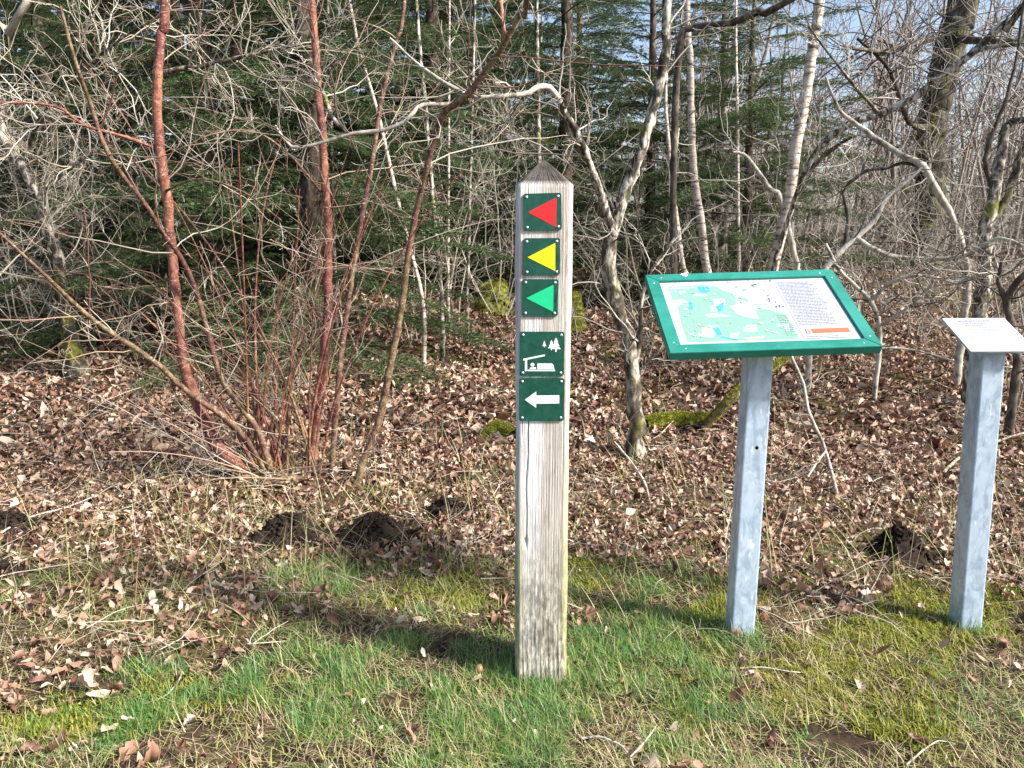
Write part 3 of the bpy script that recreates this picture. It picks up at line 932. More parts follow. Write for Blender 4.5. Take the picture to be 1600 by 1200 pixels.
def make_post():
    root = thing('waymarker_post', 'weathered grey wooden waymarker post with five green plates, standing in the grass', 'post', POST)
    hw, ch = 0.0700, 0.012
    rg = np.random.default_rng(3)
    nf = 91
    front = np.linspace(-hw + ch, hw - ch, nf)
    side = np.linspace(-hw + ch, hw - ch, 9)
    zs = np.concatenate([[-0.3, -0.1], np.arange(-0.02, 1.32, 0.012), [1.331, 1.339]])
    groove = rg.normal(0, 1, nf)
    rings = []
    for z in zs:
        e = 0.00022 * (groove * (0.6 + 0.6 * np.sin(z * 5 + groove * 3)) + 0.7 * np.sin(front * 900 + 3 * np.sin(z * 4)))
        worn = np.clip((0.22 - z) / 0.22, 0, 1)
        e = e - 0.002 * worn * np.abs(np.sin(front * 260 + 2 + 1.5 * np.sin(z * 9)))
        # long drying crack below the plates
        cx = -0.038 + 0.004 * np.sin(z * 9) + 0.0012 * np.sin(z * 41) + 0.010 * np.clip((z - 0.45) / 0.3, 0, 1) * 0
        if 0.40 < z < 0.90:
            depth = 0.010 * math.sin((z - 0.40) / 0.50 * math.pi) ** 0.4
            e = e - depth * np.exp(-((front - cx) / 0.0011) ** 2)
        # knot hole
        e = e - 0.006 * np.exp(-(((front + 0.045) / 0.006) ** 2 + ((z - 0.42) / 0.012) ** 2)) - 0.004 * np.exp(-(((front + 0.05) / 0.006) ** 2 + ((z - 1.12) / 0.008) ** 2))
        ff = front.copy()
        if 0.40 < z < 0.90:
            j = int(np.argmin(np.abs(front - cx)))
            ff[j] = cx
        F_ = [(a, -hw - b) for a, b in zip(ff, e)]
        s = 0.0005 * np.sin(side * 500 + z * 3)
        wig = 0.0012 * math.sin(z * 7) + 0.0008 * math.sin(z * 23 + 1)
        Rt = [(hw + q + wig * 0.6, a) for a, q in zip(side, s)]
        Bk = [(-a, hw) for a in np.linspace(-hw + ch, hw - ch, 5)]
        Lf = [(-hw - q - wig, -a) for a, q in zip(side, s)]
        rings.append([(a, b, z) for a, b in F_ + Rt + Bk + Lf])
    V = np.array(rings)
    nz, nr = V.shape[:2]
    apex = np.array([[0.0, 0.0, 1.405]])
    mid = V[-1] * np.array([0.5, 0.5, 0]) + np.array([0, 0, 1.373])
    mid[:, :2] += rg.normal(0, 0.0008, (nr, 2))
    VV = np.concatenate([V.reshape(-1, 3), mid, apex])
    idx = np.arange((nz + 1) * nr).reshape(nz + 1, nr)
    Q = np.stack([idx[:-1], np.roll(idx[:-1], -1, 1), np.roll(idx[1:], -1, 1), idx[1:]], -1).reshape(-1, 4)
    T = np.stack([idx[-1], np.roll(idx[-1], -1), np.full(nr, len(VV) - 1)], -1)
    body = link('post_body', mesh_np('post_body', VV, [Q, T], 'post_wood'), root)
    plates = [('red', 818, 302, 877, 360, -1.5), ('yellow', 818, 372, 874.5, 430, -0.5), ('green', 816, 436, 871.5, 494, 0.3), ('shelter', 812, 518, 881, 587, 0.2), ('arrow', 811, 590.5, 881, 657, 0.0)]
    yf = POST[1] - hw
    import itertools
    for kind, x0, y0, x1, y1, rot in plates:
        a, c = onY(x0, y0, yf), onY(x1, y1, yf)
        w, h = c[0] - a[0], a[2] - c[2]
        M = Matrix.Translation(((a[0] + c[0]) / 2 - POST[0], -hw - 0.0032, (a[2] + c[2]) / 2 - POST[2])) @ Matrix.Rotation(R(rot), 4, 'Y')
        lab = {'red': 'green plate with a red triangle', 'yellow': 'green plate with a yellow triangle', 'green': 'green plate with a light green triangle',
               'shelter': 'larger green plate with a white shelter and trees', 'arrow': 'larger green plate with a white arrow'}[kind]
        pl = py_part('marker_plate', extrude_xz(rounded_rect(w, h, 0.006), -0.0012, 0.0022), 'plate_green', root, M, lab)
        s = w / 2
        f0, f1 = -0.0017, -0.0010
        if kind in ('red', 'yellow', 'green'):
            tri = [(-0.76 * s, 0.0), (0.74 * s, 0.72 * s), (0.70 * s, -0.80 * s)] if kind == 'red' else [(-0.78 * s, -0.02 * s), (0.74 * s, 0.74 * s), (0.74 * s, -0.78 * s)]
            py_part('triangle', extrude_xz(tri, f0, f1), 'arrow_' + kind, pl, M)
        elif kind == 'arrow':
            ar = [(-0.74 * s, 0.0), (-0.24 * s, 0.37 * s), (-0.24 * s, 0.19 * s), (0.78 * s, 0.20 * s), (0.78 * s, -0.17 * s), (-0.24 * s, -0.18 * s), (-0.24 * s, -0.37 * s)]
            py_part('arrow', extrude_xz(ar, f0, f1), 'sign_white', pl, M)
        else:
            S = lambda pts: [(p[0] * s, p[1] * s) for p in pts]
            py_part('shelter_roof', extrude_xz(S([(-0.84, -0.30), (-0.84, -0.22), (0.12, -0.02), (0.14, -0.09)]), f0, f1), 'sign_white', pl, M)
            py_part('shelter_wall', extrude_xz(S([(-0.76, -0.78), (-0.76, -0.285), (-0.66, -0.265), (-0.66, -0.78)]), f0, f1), 'sign_white', pl, M)
            py_part('shelter_floor', extrude_xz(S([(-0.655, -0.78), (-0.655, -0.715), (0.60, -0.715), (0.60, -0.78)]), f0, f1), 'sign_white', pl, M)
            py_part('sleeping_bag', extrude_xz(S([(-0.20, -0.69), (-0.20, -0.43), (0.46, -0.43), (0.52, -0.50), (0.57, -0.69)]), f0, f1), 'sign_white', pl, M)
            py_part('pillow', extrude_xz(S([(-0.54, -0.69), (-0.54, -0.62), (-0.26, -0.60), (-0.26, -0.69)]), f0, f1), 'sign_white', pl, M)
            py_part('sleeper_head', extrude_xz(S([(-0.42 + 0.09 * math.cos(t), -0.49 + 0.085 * math.sin(t)) for t in np.linspace(0, 6.28, 13)[:-1]]), f0, f1), 'sign_white', pl, M)

            def fir(cx, cz, w_, h_):
                return S([(cx, cz + h_), (cx + .45 * w_, cz + .62 * h_), (cx + .22 * w_, cz + .62 * h_), (cx + .72 * w_, cz + .34 * h_), (cx + .4 * w_, cz + .34 * h_), (cx + w_, cz + .1 * h_), (cx + .14 * w_, cz + .1 * h_), (cx + .14 * w_, cz - .12 * h_),
                          (cx - .14 * w_, cz - .12 * h_), (cx - .14 * w_, cz + .1 * h_), (cx - w_, cz + .1 * h_), (cx - .4 * w_, cz + .34 * h_), (cx - .72 * w_, cz + .34 * h_), (cx - .22 * w_, cz + .62 * h_), (cx - .45 * w_, cz + .62 * h_)])
            for q, (cx, cz, w_, h_, dy) in enumerate(((0.10, 0.33, 0.10, 0.28, 0), (0.42, 0.22, 0.17, 0.42, 0), (0.62, 0.17, 0.23, 0.58, -0.0003))):
                py_part('fir_tree', extrude_xz(fir(cx, cz, w_, h_), f0 + dy, f1 + dy), 'sign_white', pl, M)
        ins = 0.0082
        for sx_, sz_ in itertools.product((-1, 1), (-1, 1)):
            Ms = M @ Matrix.Translation((sx_ * (w / 2 - ins), -0.0011, sz_ * (h / 2 - ins)))
            py_part('screw', dome(0.0036, 0.0022), 'screw_steel', pl, Ms, smooth=True)


make_post()


# ------------------------------------------------------------------ square steel post
def steel_tube(h, slope=0.0, hw=0.036, r=0.006):
    prof = rounded_rect(2 * hw, 2 * hw, r, 4)
    V = [(p[0], p[1], -0.3) for p in prof] + [(p[0], p[1], h + slope * p[1]) for p in prof]
    n = len(prof)
    F = [(i, (i + 1) % n, (i + 1) % n + n, i + n) for i in range(n)] + [tuple(range(n, 2 * n)), tuple(range(n - 1, -1, -1))]
    return V, F


def frame_for(c, yaw, tilt, roll):
    """Matrix whose X runs along the board, Y up the slope, Z out of its face."""
    a = Vector((math.cos(yaw), math.sin(yaw), 0)); n = Vector((-math.sin(yaw), math.cos(yaw), 0))
    b = n * math.cos(tilt) + Vector((0, 0, 1)) * math.sin(tilt)
    a2 = a * math.cos(roll) + b * math.sin(roll); b2 = b * math.cos(roll) - a * math.sin(roll)
    z = a2.cross(b2)
    M = Matrix((( a2.x, b2.x, z.x, c[0]), (a2.y, b2.y, z.y, c[1]), (a2.z, b2.z, z.z, c[2]), (0, 0, 0, 1)))
    return M


def prism_xy(poly, z0, z1):
    n = len(poly)
    V = [(p[0], p[1], z0) for p in poly] + [(p[0], p[1], z1) for p in poly]
    F = [tuple(range(n - 1, -1, -1)), tuple(range(n, 2 * n))] + [(i, (i + 1) % n, (i + 1) % n + n, i + n) for i in range(n)]
    return V, F


def sheets(polys, z, step):
    """Flat print: list of (material, polygon) -> one mesh, each layer a hair above the last."""
    V, F, I, names = [], [], [], []
    for q, (m, poly) in enumerate(polys):
        if m not in names: names.append(m)
        o = len(V)
        zz = z + (0.000006 * q if step else 0.0)
        V += [(p[0], p[1], zz) for p in poly]
        F.append(tuple(range(o, o + len(poly)))); I.append(names.index(m))
    return V, F, I, names


def print_part(name, polys, z, parent, M, step=False):
    V, F, I, names = sheets(polys, z, step)
    me = bpy.data.meshes.new(name)
    me.from_pydata([tuple(M @ Vector(v)) for v in V], [], F)
    for n in names: me.materials.append(MAT[n])
    for p, i in zip(me.polygons, I): p.material_index = i
    me.update()
    return link(name, me, parent)


def rect(x0, y0, x1, y1):
    return [(x0, y0), (x1, y0), (x1, y1), (x0, y1)]


def blob_poly(cx, cy_, rx, ry, seed, n=14, j=0.25):
    r = np.random.default_rng(seed)
    k = 1 + r.normal(0, j, n)
    return [(cx + rx * k[i] * math.cos(2 * math.pi * i / n), cy_ + ry * k[i] * math.sin(2 * math.pi * i / n)) for i in range(n)]


def text_rows(rg, x0, x1, y0, step, rows, h, mat, ragged=0.25):
    out = []
    for r in range(rows):
        x = x0
        xe = x1 - rg.uniform(0, ragged) * (x1 - x0)
        while x < xe:
            w = rg.uniform(0.003, 0.012)
            out.append((mat, rect(x, y0 - r * step, min(x + w, x1), y0 - r * step + h)))
            x += w + 0.0015
    return out


def make_map_board():
    b0 = gnd(1161, 1000); b0[0], b0[1] = 0.7055, 2.155
    W, H, T = 0.589, 0.389, 0.026
    c = np.array([0.717, 2.214, 1.003])
    root = thing('map_board', 'green framed sloping map board on a galvanised square steel post', 'map board', b0)
    # post, leaning a touch
    top = np.array([0.724 - b0[0], 0.045, 0.958 - b0[2]])
    L = float(np.linalg.norm(top))
    Mp = Vector(top).to_track_quat('Z', 'Y').to_matrix().to_4x4()
    q = Matrix.Rotation(math.atan2(top[0], top[2]), 4, 'Y') @ Matrix.Rotation(-math.atan2(top[1], top[2]), 4, 'X')
    V, F = steel_tube(L, 0.55)
    post = py_part('post', (V, F), 'galvanised', root, q)
    for zz in (L - 0.042, L - 0.362):
        Mh = q @ Matrix.Translation((0.004, -0.0361, zz))
        py_part('bolt_hole_dark_disc', dome(0.0056, 0.0006, 12, 2), 'hole_shade_black', post, Mh)  # black disc on the tube face, colour stands in for the hole's dark inside
    Mb = Matrix.Translation((-b0[0], -b0[1], -b0[2])) @ frame_for(c, -0.016, 0.528, 0.057)
    fw = 0.037
    w2, h2 = W / 2, H / 2
    g = 0.0005
    rails = [[(-w2, -h2), (w2, -h2), (w2 - fw, -h2 + fw), (-w2 + fw, -h2 + fw)], [(w2, h2), (-w2, h2), (-w2 + fw, h2 - fw), (w2 - fw, h2 - fw)],
             [(-w2, h2 - g), (-w2, -h2 + g), (-w2 + fw, -h2 + fw + g), (-w2 + fw, h2 - fw - g)], [(w2, -h2 + g), (w2, h2 - g), (w2 - fw, h2 - fw - g), (w2 - fw, -h2 + fw + g)]]
    for r_ in rails:
        fr = py_part('frame_rail', prism_xy(r_, -T, 0.0), 'frame_paint', root, Mb, bevel=0.0012)
        ends = [(np.array(r_[0]) * 0.5 + np.array(r_[3]) * 0.5), (np.array(r_[1]) * 0.5 + np.array(r_[2]) * 0.5)]
        for e, o_ in ((ends[0], ends[1]), (ends[1], ends[0])):
            p = e + (o_ - e) / np.linalg.norm(o_ - e) * 0.028
            py_part('screw', dome(0.0026, 0.0008, 8, 2), 'screw_steel', fr, Mb @ Matrix.Translation((p[0], p[1], 0.0001)) @ Matrix.Rotation(R(-90), 4, 'X'))
    iw, ih = w2 - fw, h2 - fw
    py_part('back_panel', prism_xy(rect(-iw + 0.0006, -ih + 0.0006, iw - 0.0006, ih - 0.0006), -T + 0.002, -0.009), 'frame_back', root, Mb)
    py_part('post_bracket', prism_xy(rect(-0.052, -0.085, 0.066, 0.055), -T - 0.004, -T - 0.0005), 'galvanised', root, Mb)
    sheet = py_part('map_sheet', prism_xy(rect(-iw + 0.001, -ih + 0.001, iw - 0.001, ih - 0.001), -0.0088, -0.0070), 'map_paper', root, Mb)
    rg = np.random.default_rng(12)
    # u, v in 0..1 over the sheet
    U = lambda u, v: (-iw + 2 * iw * u, -ih + 2 * ih * v)
    PU = lambda pts: [U(*p) for p in pts]
    z = -0.0069
    D = [('map_green', PU([(0.045, 0.93), (0.30, 0.94), (0.30, 0.925), (0.36, 0.90), (0.40, 0.80), (0.42, 0.72), (0.40, 0.60), (0.47, 0.58), (0.50, 0.50), (0.55, 0.52), (0.60, 0.47), (0.655, 0.43), (0.655, 0.05), (0.045, 0.05)]))]
    wh = [[(0.05, 0.905), (0.30, 0.91), (0.30, 0.895), (0.05, 0.89)], [(0.31, 0.96), (0.67, 0.96), (0.67, 0.60), (0.58, 0.63), (0.55, 0.72), (0.47, 0.70), (0.43, 0.76), (0.36, 0.84)],
          [(0.045, 0.70), (0.10, 0.71), (0.14, 0.66), (0.06, 0.60), (0.045, 0.3)], [(0.28, 0.70), (0.35, 0.70), (0.34, 0.60), (0.28, 0.58)],
          [(0.36, 0.58), (0.46, 0.62), (0.50, 0.58), (0.49, 0.36), (0.42, 0.40), (0.38, 0.46)], [(0.20, 0.46), (0.26, 0.47), (0.35, 0.42), (0.21, 0.41)],
          [(0.41, 0.28), (0.46, 0.27), (0.45, 0.17), (0.37, 0.18)], [(0.57, 0.28), (0.61, 0.27), (0.64, 0.27), (0.63, 0.17), (0.60, 0.18), (0.61, 0.24), (0.57, 0.25)], [(0.30, 0.16), (0.35, 0.17), (0.32, 0.08), (0.28, 0.09)],
          [(0.10, 0.84), (0.14, 0.85), (0.14, 0.82), (0.10, 0.82)], [(0.18, 0.80), (0.26, 0.78), (0.25, 0.75), (0.18, 0.76)]]
    D += [('map_pale', PU(p)) for p in wh]
    D += [('map_blue', PU([(0.215, 0.91), (0.285, 0.91), (0.285, 0.83), (0.25, 0.80), (0.22, 0.83)])), ('map_lightblue', PU([(0.05, 0.90), (0.085, 0.89), (0.08, 0.83), (0.05, 0.82)])),
          ('map_lightblue', PU([(0.09, 0.68), (0.15, 0.67), (0.14, 0.55), (0.11, 0.52), (0.10, 0.56)])), ('map_blue', PU([(0.13, 0.67), (0.15, 0.67), (0.145, 0.55), (0.12, 0.53), (0.115, 0.57), (0.13, 0.60)])),
          ('map_blue', PU([(0.26, 0.56), (0.30, 0.60), (0.34, 0.66), (0.31, 0.52), (0.28, 0.48)])), ('map_pink', PU([(0.245, 0.58), (0.275, 0.60), (0.28, 0.50), (0.24, 0.49)])),
          ('map_pink', PU([(0.12, 0.27), (0.20, 0.27), (0.22, 0.16), (0.19, 0.11), (0.12, 0.14)])), ('map_lightblue', PU([(0.20, 0.30), (0.25, 0.29), (0.26, 0.13), (0.22, 0.13)])),
          ('map_blue', PU([(0.21, 0.24), (0.245, 0.26), (0.25, 0.14), (0.22, 0.13)])), ('map_blue', PU([(0.24, 0.125), (0.34, 0.06), (0.30, 0.055), (0.23, 0.105)])), ('map_pink', PU([(0.36, 0.09), (0.48, 0.11), (0.46, 0.07), (0.38, 0.055)])),
          ('map_green', PU([(0.42, 0.72), (0.47, 0.70), (0.50, 0.64), (0.46, 0.64)])), ('map_green', PU([(0.50, 0.60), (0.58, 0.59), (0.58, 0.575), (0.50, 0.585)])),
          ('map_green', PU([(0.14, 0.40), (0.17, 0.42), (0.14, 0.16), (0.10, 0.2)]))]
    # roads of the town: thin grey strips
    for q in range(64):
        x, y = rg.uniform(0.33, 0.62), rg.uniform(0.45, 0.95)
        if y < 1.25 - 1.5 * x + 0.2: continue
        a = rg.choice([0.15, 1.7, 0.9, 0.4]) + rg.normal(0, 0.2); l = rg.uniform(0.015, 0.08)
        p, e = np.array(U(x, y)), np.array([math.cos(a), math.sin(a)]) * l * 0.5; nn = np.array([-e[1], e[0]]) / l * 0.0022
        D.append(('map_grey', [tuple(p - nn), tuple(p + e - nn), tuple(p + e + nn), tuple(p + nn)]))
    for q in range(150):                            # paths, field edges and small plots
        x, y = rg.uniform(0.06, 0.64), rg.uniform(0.06, 0.94)
        a = rg.uniform(0, 3.14); l = rg.uniform(0.006, 0.05)
        p, e = np.array(U(x, y)), np.array([math.cos(a), math.sin(a)]) * l * 0.5; nn = np.array([-e[1], e[0]]) / l * 0.0011
        D.append((['map_pale', 'map_pale', 'map_grey', 'map_lightblue', 'map_pink'][q % 5], [tuple(p - nn), tuple(p + e - nn), tuple(p + e + nn), tuple(p + nn)]))
    for q in range(46):
        x, y = rg.uniform(0.07, 0.63), rg.uniform(0.08, 0.92)
        D.append((['map_pale', 'map_green', 'map_lightblue', 'map_pale', 'map_pink'][q % 5], blob_poly(*U(x, y), rg.uniform(0.002, 0.009), rg.uniform(0.002, 0.005), 700 + q, 9, 0.3)))
    for (x, y, w, h) in ((0.545, 0.895, 0.028, 0.03), (0.66, 0.955, 0.012, 0.03), (0.60, 0.72, 0.018, 0.016), (0.60, 0.62, 0.006, 0.07), (0.63, 0.60, 0.005, 0.03), (0.62, 0.52, 0.008, 0.04), (0.64, 0.52, 0.006, 0.05), (0.655, 0.525, 0.012, 0.025)):
        D.append(('map_dark', PU([(x, y), (x + w, y + 0.01), (x + w, y + h), (x, y + h - 0.01)])))
    print_part('map_drawing', D, z, sheet, Mb, True)
    z = -0.0054
    t = []
    for cx0, cx1, top_, rows in ((0.70, 0.93, 0.93, 30),):
        a, b = U(cx0, top_), U(cx1, top_)
        t += text_rows(rg, a[0], b[0], a[1], 0.0074, rows, 0.0026, 'map_grey')
    a, b = U(0.60, 0.40), U(0.675, 0.40)
    t += text_rows(rg, a[0], b[0], a[1], 0.0085, 12, 0.0024, 'map_grey', 0.5)
    a, b = U(0.70, 0.07), U(0.94, 0.07)
    t += text_rows(rg, a[0], b[0], a[1], 0.008, 2, 0.0026, 'map_grey', 0.3)
    for x in (0.685,):
        t.append(('map_grey', PU([(x, 0.04), (x + 0.003, 0.04), (x + 0.003, 0.95), (x, 0.95)])))
    print_part('text_block', t, z, sheet, Mb)['kind'] = 'stuff'
    print_part('orange_banner', step=True, polys=[('map_orange', PU([(0.73, 0.125), (0.955, 0.125), (0.955, 0.185), (0.73, 0.185)])), ('map_pink', PU([(0.715, 0.12), (0.745, 0.12), (0.745, 0.19), (0.715, 0.19)])), ('map_grey', PU([(0.722, 0.135), (0.738, 0.135), (0.738, 0.175), (0.722, 0.175)]))], z=z, parent=sheet, M=Mb)
    for p in ([(0.03, 0.965), (0.97, 0.965), (0.97, 0.968), (0.03, 0.968)], [(0.03, 0.03), (0.66, 0.03), (0.66, 0.033), (0.03, 0.033)]):
        print_part('map_border', [('map_grey', PU(p))], z, sheet, Mb)
    # bird dropping on the top rail
    py_part('bird_dropping', prism_xy([(p[0], p[1]) for p in blob_poly(-0.175, h2 - 0.008, 0.012, 0.008, 4)], 0.0002, 0.0022), 'litter_white', root, Mb, label='white bird dropping on the top rail', bevel=0.0007)


make_map_board()


def make_info_stand():
    b0 = gnd(1510, 985); b0[0], b0[1] = 1.436, 2.206
    c = np.array([1.408, 2.221, 0.925])
    root = thing('info_stand', 'small white information plate on a thinner looking galvanised steel post at the right edge', 'sign', b0)
    top = np.array([1.402 - b0[0], 0.0, 0.90 - b0[2]])
    L = float(np.linalg.norm(top))
    q = Matrix.Rotation(math.atan2(top[0], top[2]), 4, 'Y')
    py_part('post', steel_tube(L, 0.45, 0.0345), 'galvanised', root, q)
    Mb = Matrix.Translation((-b0[0], -b0[1], -b0[2])) @ frame_for(c, -0.034, 0.433, 0.016)
    W, H = 0.188, 0.185
    py_part('support_plate', prism_xy(rounded_rect(W, H, 0.004), -0.006, -0.0012), 'galvanised', root, Mb)
    pl = py_part('sign_plate', prism_xy(rounded_rect(W, H, 0.004), -0.001, 0.0006), 'map_paper', root, Mb)
    rg = np.random.default_rng(8)
    t = []
    for (x0, x1, y, rows, st, h, m) in ((-0.055, 0.045, 0.072, 1, 1, 0.0055, 'map_dark'), (-0.045, 0.025, 0.060, 1, 1, 0.004, 'map_dark'), (-0.045, 0.01, 0.048, 1, 1, 0.004, 'map_dark'), (-0.065, 0.06, 0.034, 4, 0.0085, 0.0038, 'map_grey'), (-0.05, 0.07, -0.056, 1, 1, 0.003, 'map_grey'), (-0.075, 0.07, -0.070, 2, 0.008, 0.003, 'map_grey')):
        t += text_rows(rg, x0, x1, y, st, rows, h, m, 0.15)
    print_part('text_block', t, 0.0008, pl, Mb)['kind'] = 'stuff'


make_info_stand()


# ------------------------------------------------------------------ branches traced through space
WIDTH = [0.9]


def px_path(pts, Y=None):
    """[(px, py, width_px, Y)] -> points and radii. Y may be given once for all."""
    P, Rr = [], []
    for p in pts:
        y = p[3] if len(p) > 3 else Y
        q = onY(p[0], p[1], y)
        P.append(q); Rr.append(WIDTH[0] * p[2] * float((q - EYE) @ FW) / FPX / 2)
    return np.array(P), np.array(Rr)


def tube_part(name, pts, rad, mat, root, base_pt, sides=10, step=0.05, rough=0.06, label=None, rg=rng):
    p, r = smooth_path(pts, rad, step, rough, rg)
    v, f = tubes(p[None], r[None], sides)
    o = part(name, v, f, mat, root, base_pt, smooth=True, label=label)
    return p, r, o


def up_to(pts, rad, dz, drift=(0.0, 0.0), shrink=0.6):
    """Continue a trunk past the top of the picture by dz metres."""
    d = pts[-1] - pts[-2]; d = d / max(1e-6, abs(d[2]))
    p1 = pts[-1] + np.array([d[0] * dz * 0.5 + drift[0], d[1] * dz * 0.5 + drift[1], dz])
    return np.concatenate([pts, [p1]]), np.concatenate([rad, [rad[-1] * shrink]])


# ------------------------------------------------------------------ the red stemmed coppice shrub
def make_coppice():
    rg = np.random.default_rng(44)
    b0 = gnd(430, 752)
    root = thing('coppice_shrub', 'many stemmed bare shrub with shiny red brown bark left of the wooden post', 'shrub', b0)
    Yb = b0[1]
    bases = {}
    stems = [
        ('bark_red', [(398, 762, 26, Yb), (371, 729, 25, Yb), (336, 690, 23, Yb), (315, 645, 20, Yb), (297, 600, 18, Yb), (285, 554, 16, Yb), (276, 470, 16, Yb), (271, 420, 16, Yb), (266, 367, 16, Yb), (262, 315, 16, Yb), (254, 262, 17, Yb), (248, 210, 16.5, Yb), (245, 157, 16, Yb), (247, 105, 16, Yb), (252, 52, 16, Yb), (258, -10, 16, Yb)], 12, 0.75),
        ('bark_red', [(486, 700, 23, Yb + .35), (490, 680, 21, Yb + .3), (502, 592, 19, Yb + .3), (511, 505, 16, Yb + .3), (513, 420, 15, Yb + .3), (513, 350, 14.5, Yb + .3), (507, 280, 14.5, Yb + .3), (504, 210, 14, Yb + .3), (497, 140, 13.5, Yb + .3), (493, 70, 13, Yb + .3), (486, -10, 13, Yb + .3)], 12, 0.75),
        ('bark_red_olive', [(516, 715, 11, Yb + .2), (528, 610, 10, Yb + .2), (535, 540, 10, Yb + .25), (552, 420, 9.5, Yb + .3), (570, 315, 9, Yb + .35), (582, 252, 8.5, Yb + .35), (593, 175, 8, Yb + .4), (605, 115, 8, Yb + .4), (619, 63, 7, Yb + .4), (633, -10, 7, Yb + .4)], 10, 0.7),
        ('bark_red_olive', [(556, 748, 15, Yb), (563, 733, 14, Yb), (591, 662, 13, Yb), (609, 575, 12.5, Yb), (626, 487, 12, Yb), (635, 420, 11, Yb), (640, 385, 11, Yb), (654, 315, 10.5, Yb), (664, 273, 10.5, Yb - .05), (678, 217, 11, Yb - .1), (696, 175, 11, Yb - .15), (731, 147, 11.5, Yb - .2), (766, 101, 11, Yb - .25), (790, 66, 10, Yb - .3), (815, 17, 9, Yb - .35), (830, -30, 8, Yb - .4)], 12, 0.7),
        ('bark_red_olive', [(424, 738, 13, Yb), (416, 708, 12, Yb), (399, 666, 11, Yb), (378, 638, 10, Yb), (346, 592, 10, Yb), (329, 533, 9, Yb), (311, 470, 9, Yb), (287, 410, 8.5, Yb - .1), (252, 360, 8.5, Yb - .2), (224, 315, 8, Yb - .3), (196, 280, 8, Yb - .3), (168, 238, 8, Yb - .4), (143, 168, 7, Yb - .4), (115, 87, 6, Yb - .5), (95, 10, 5, Yb - .5)], 12, 0.7),
        ('bark_red_olive', [(418, 745, 12, Yb), (413, 732, 11, Yb), (385, 687, 10.5, Yb), (350, 652, 10, Yb - .1), (290, 610, 10, Yb - .2), (245, 568, 9.5, Yb - .3), (157, 508, 8.5, Yb - .4), (112, 470, 7, Yb - .5), (60, 420, 6, Yb - .6), (0, 365, 5, Yb - .7), (-60, 310, 4, Yb - .8)], 14, 0.55),
    ]
    for i in range(28):
        a = rg.uniform(-0.7, 1.0) if i % 3 else rg.uniform(-1.25, -0.35)
        x0 = 436 + rg.normal(0, 36); y0 = 738 + rg.normal(0, 12)
        ln = rg.uniform(220, 720); w = rg.uniform(2.6, 5.4)
        dep = rg.uniform(-0.55, 0.5)
        bend = rg.normal(0, 0.25)
        pts = []
        a = rg.uniform(-0.95, 0.5)
        for k in range(7):
            t = k / 6
            aa = a * (0.55 + 0.55 * t) + bend * t * t
            if k == 0: x, y = x0, y0
            else: x, y = x + ln / 6 * math.sin(aa), y - ln / 6 * math.cos(aa)
            pts.append((x, y, w * (1 - 0.55 * t), Yb + dep * t + 0.1))
        stems.append((('bark_red', 'bark_red_olive')[i % 2], pts, 4, 0.5))
    paths = []
    for mat, pts, n1, L1 in stems:
        P, Rr = px_path(pts)
        g0 = float(ground_z(P[0][0], P[0][1]))
        P[0][2] = g0 - 0.03
        if pts[-1][1] < 5:
            P, Rr = up_to(P, Rr, 1.4)
        p, r, o = tube_part('stem', P, Rr, mat, root, b0, 12, 0.03, 0.07, rg=rg)
        tw = twig_set(rg, [(p, r)], n1, L1 * 1.15, 4, 2, 0.0036, (0, 0, 0.005), 0.15, 0.13, 55, 0.0010)
        v, f = cat_meshes(tw)
        part('twigs', v, f, ['twig_red', 'twig_pale'], o, b0, mat_idx=(np.arange(len(f)) // 24 % 2), stuff=True)
    # fork of the leaning stem, and long side shoots seen crossing the picture
    for pts, mat in (([(790, 66, 8, Yb - .3), (785, 30, 7, Yb - .3), (778, -20, 6, Yb - .3)], 'bark_red'),
                     ([(243, 232, 6, Yb), (200, 215, 5.5, Yb - .1), (130, 195, 5, Yb - .2), (100, 172, 5, Yb - .25), (60, 162, 4.5, Yb - .3), (-20, 160, 4, Yb - .4)], 'bark_red'),
                     ([(502, 300, 5, Yb + .3), (450, 240, 4, Yb + .1), (395, 205, 3.5, Yb), (330, 210, 3, Yb - .1), (290, 230, 2.5, Yb - .1)], 'bark_red_olive'),
                     ([(295, 612, 10, Yb), (320, 628, 10, Yb - .05), (352, 652, 9.5, Yb - .05), (378, 690, 9, Yb), (400, 735, 9, Yb)], 'bark_red_olive'),
                     ([(255, 300, 5, Yb), (310, 280, 4, Yb - .2), (380, 300, 3.5, Yb - .3), (440, 345, 3, Yb - .4)], 'bark_red_olive')):
        P, Rr = px_path(pts)
        p, r, o = tube_part('side_shoot', P, Rr, mat, root, b0, 8, 0.04, 0.05, rg=rg)
        v, f = cat_meshes(twig_set(rg, [(p, r)], 5, 0.45, 4, 2, 0.004, (0, 0, 0.01), 0.2, 0.17, 50))
        part('twigs', v, f, 'twig_pale', o, b0, stuff=True)
    lo = []
    for i in range(20):
        a = rg.uniform(-1.58, -0.75) if i % 4 else rg.uniform(0.7, 1.5)
        x, y = 425 + rg.normal(0, 30), 748 + rg.normal(0, 10)
        ln = rg.uniform(120, 420) * (1 if i % 4 else 0.45); dep = rg.uniform(-0.7, 0.4); bend = rg.normal(0.1, 0.4)
        pts = []
        for k in range(8):
            t = k / 7
            if k: x, y = x + ln / 7 * math.sin(a - bend * t), y - ln / 7 * math.cos(a - bend * t) * 0.8
            pts.append((x, y, (2.6 if i % 5 else 3.6) * (1 - 0.5 * t), Yb + dep * t))
        P, Rr = px_path(pts)
        gz = ground_z(P[:, 0], P[:, 1])
        if (P[2:, 2] < gz[2:]).sum() > 1: continue
        P[:, 2] = np.maximum(P[:, 2], gz + 0.012)
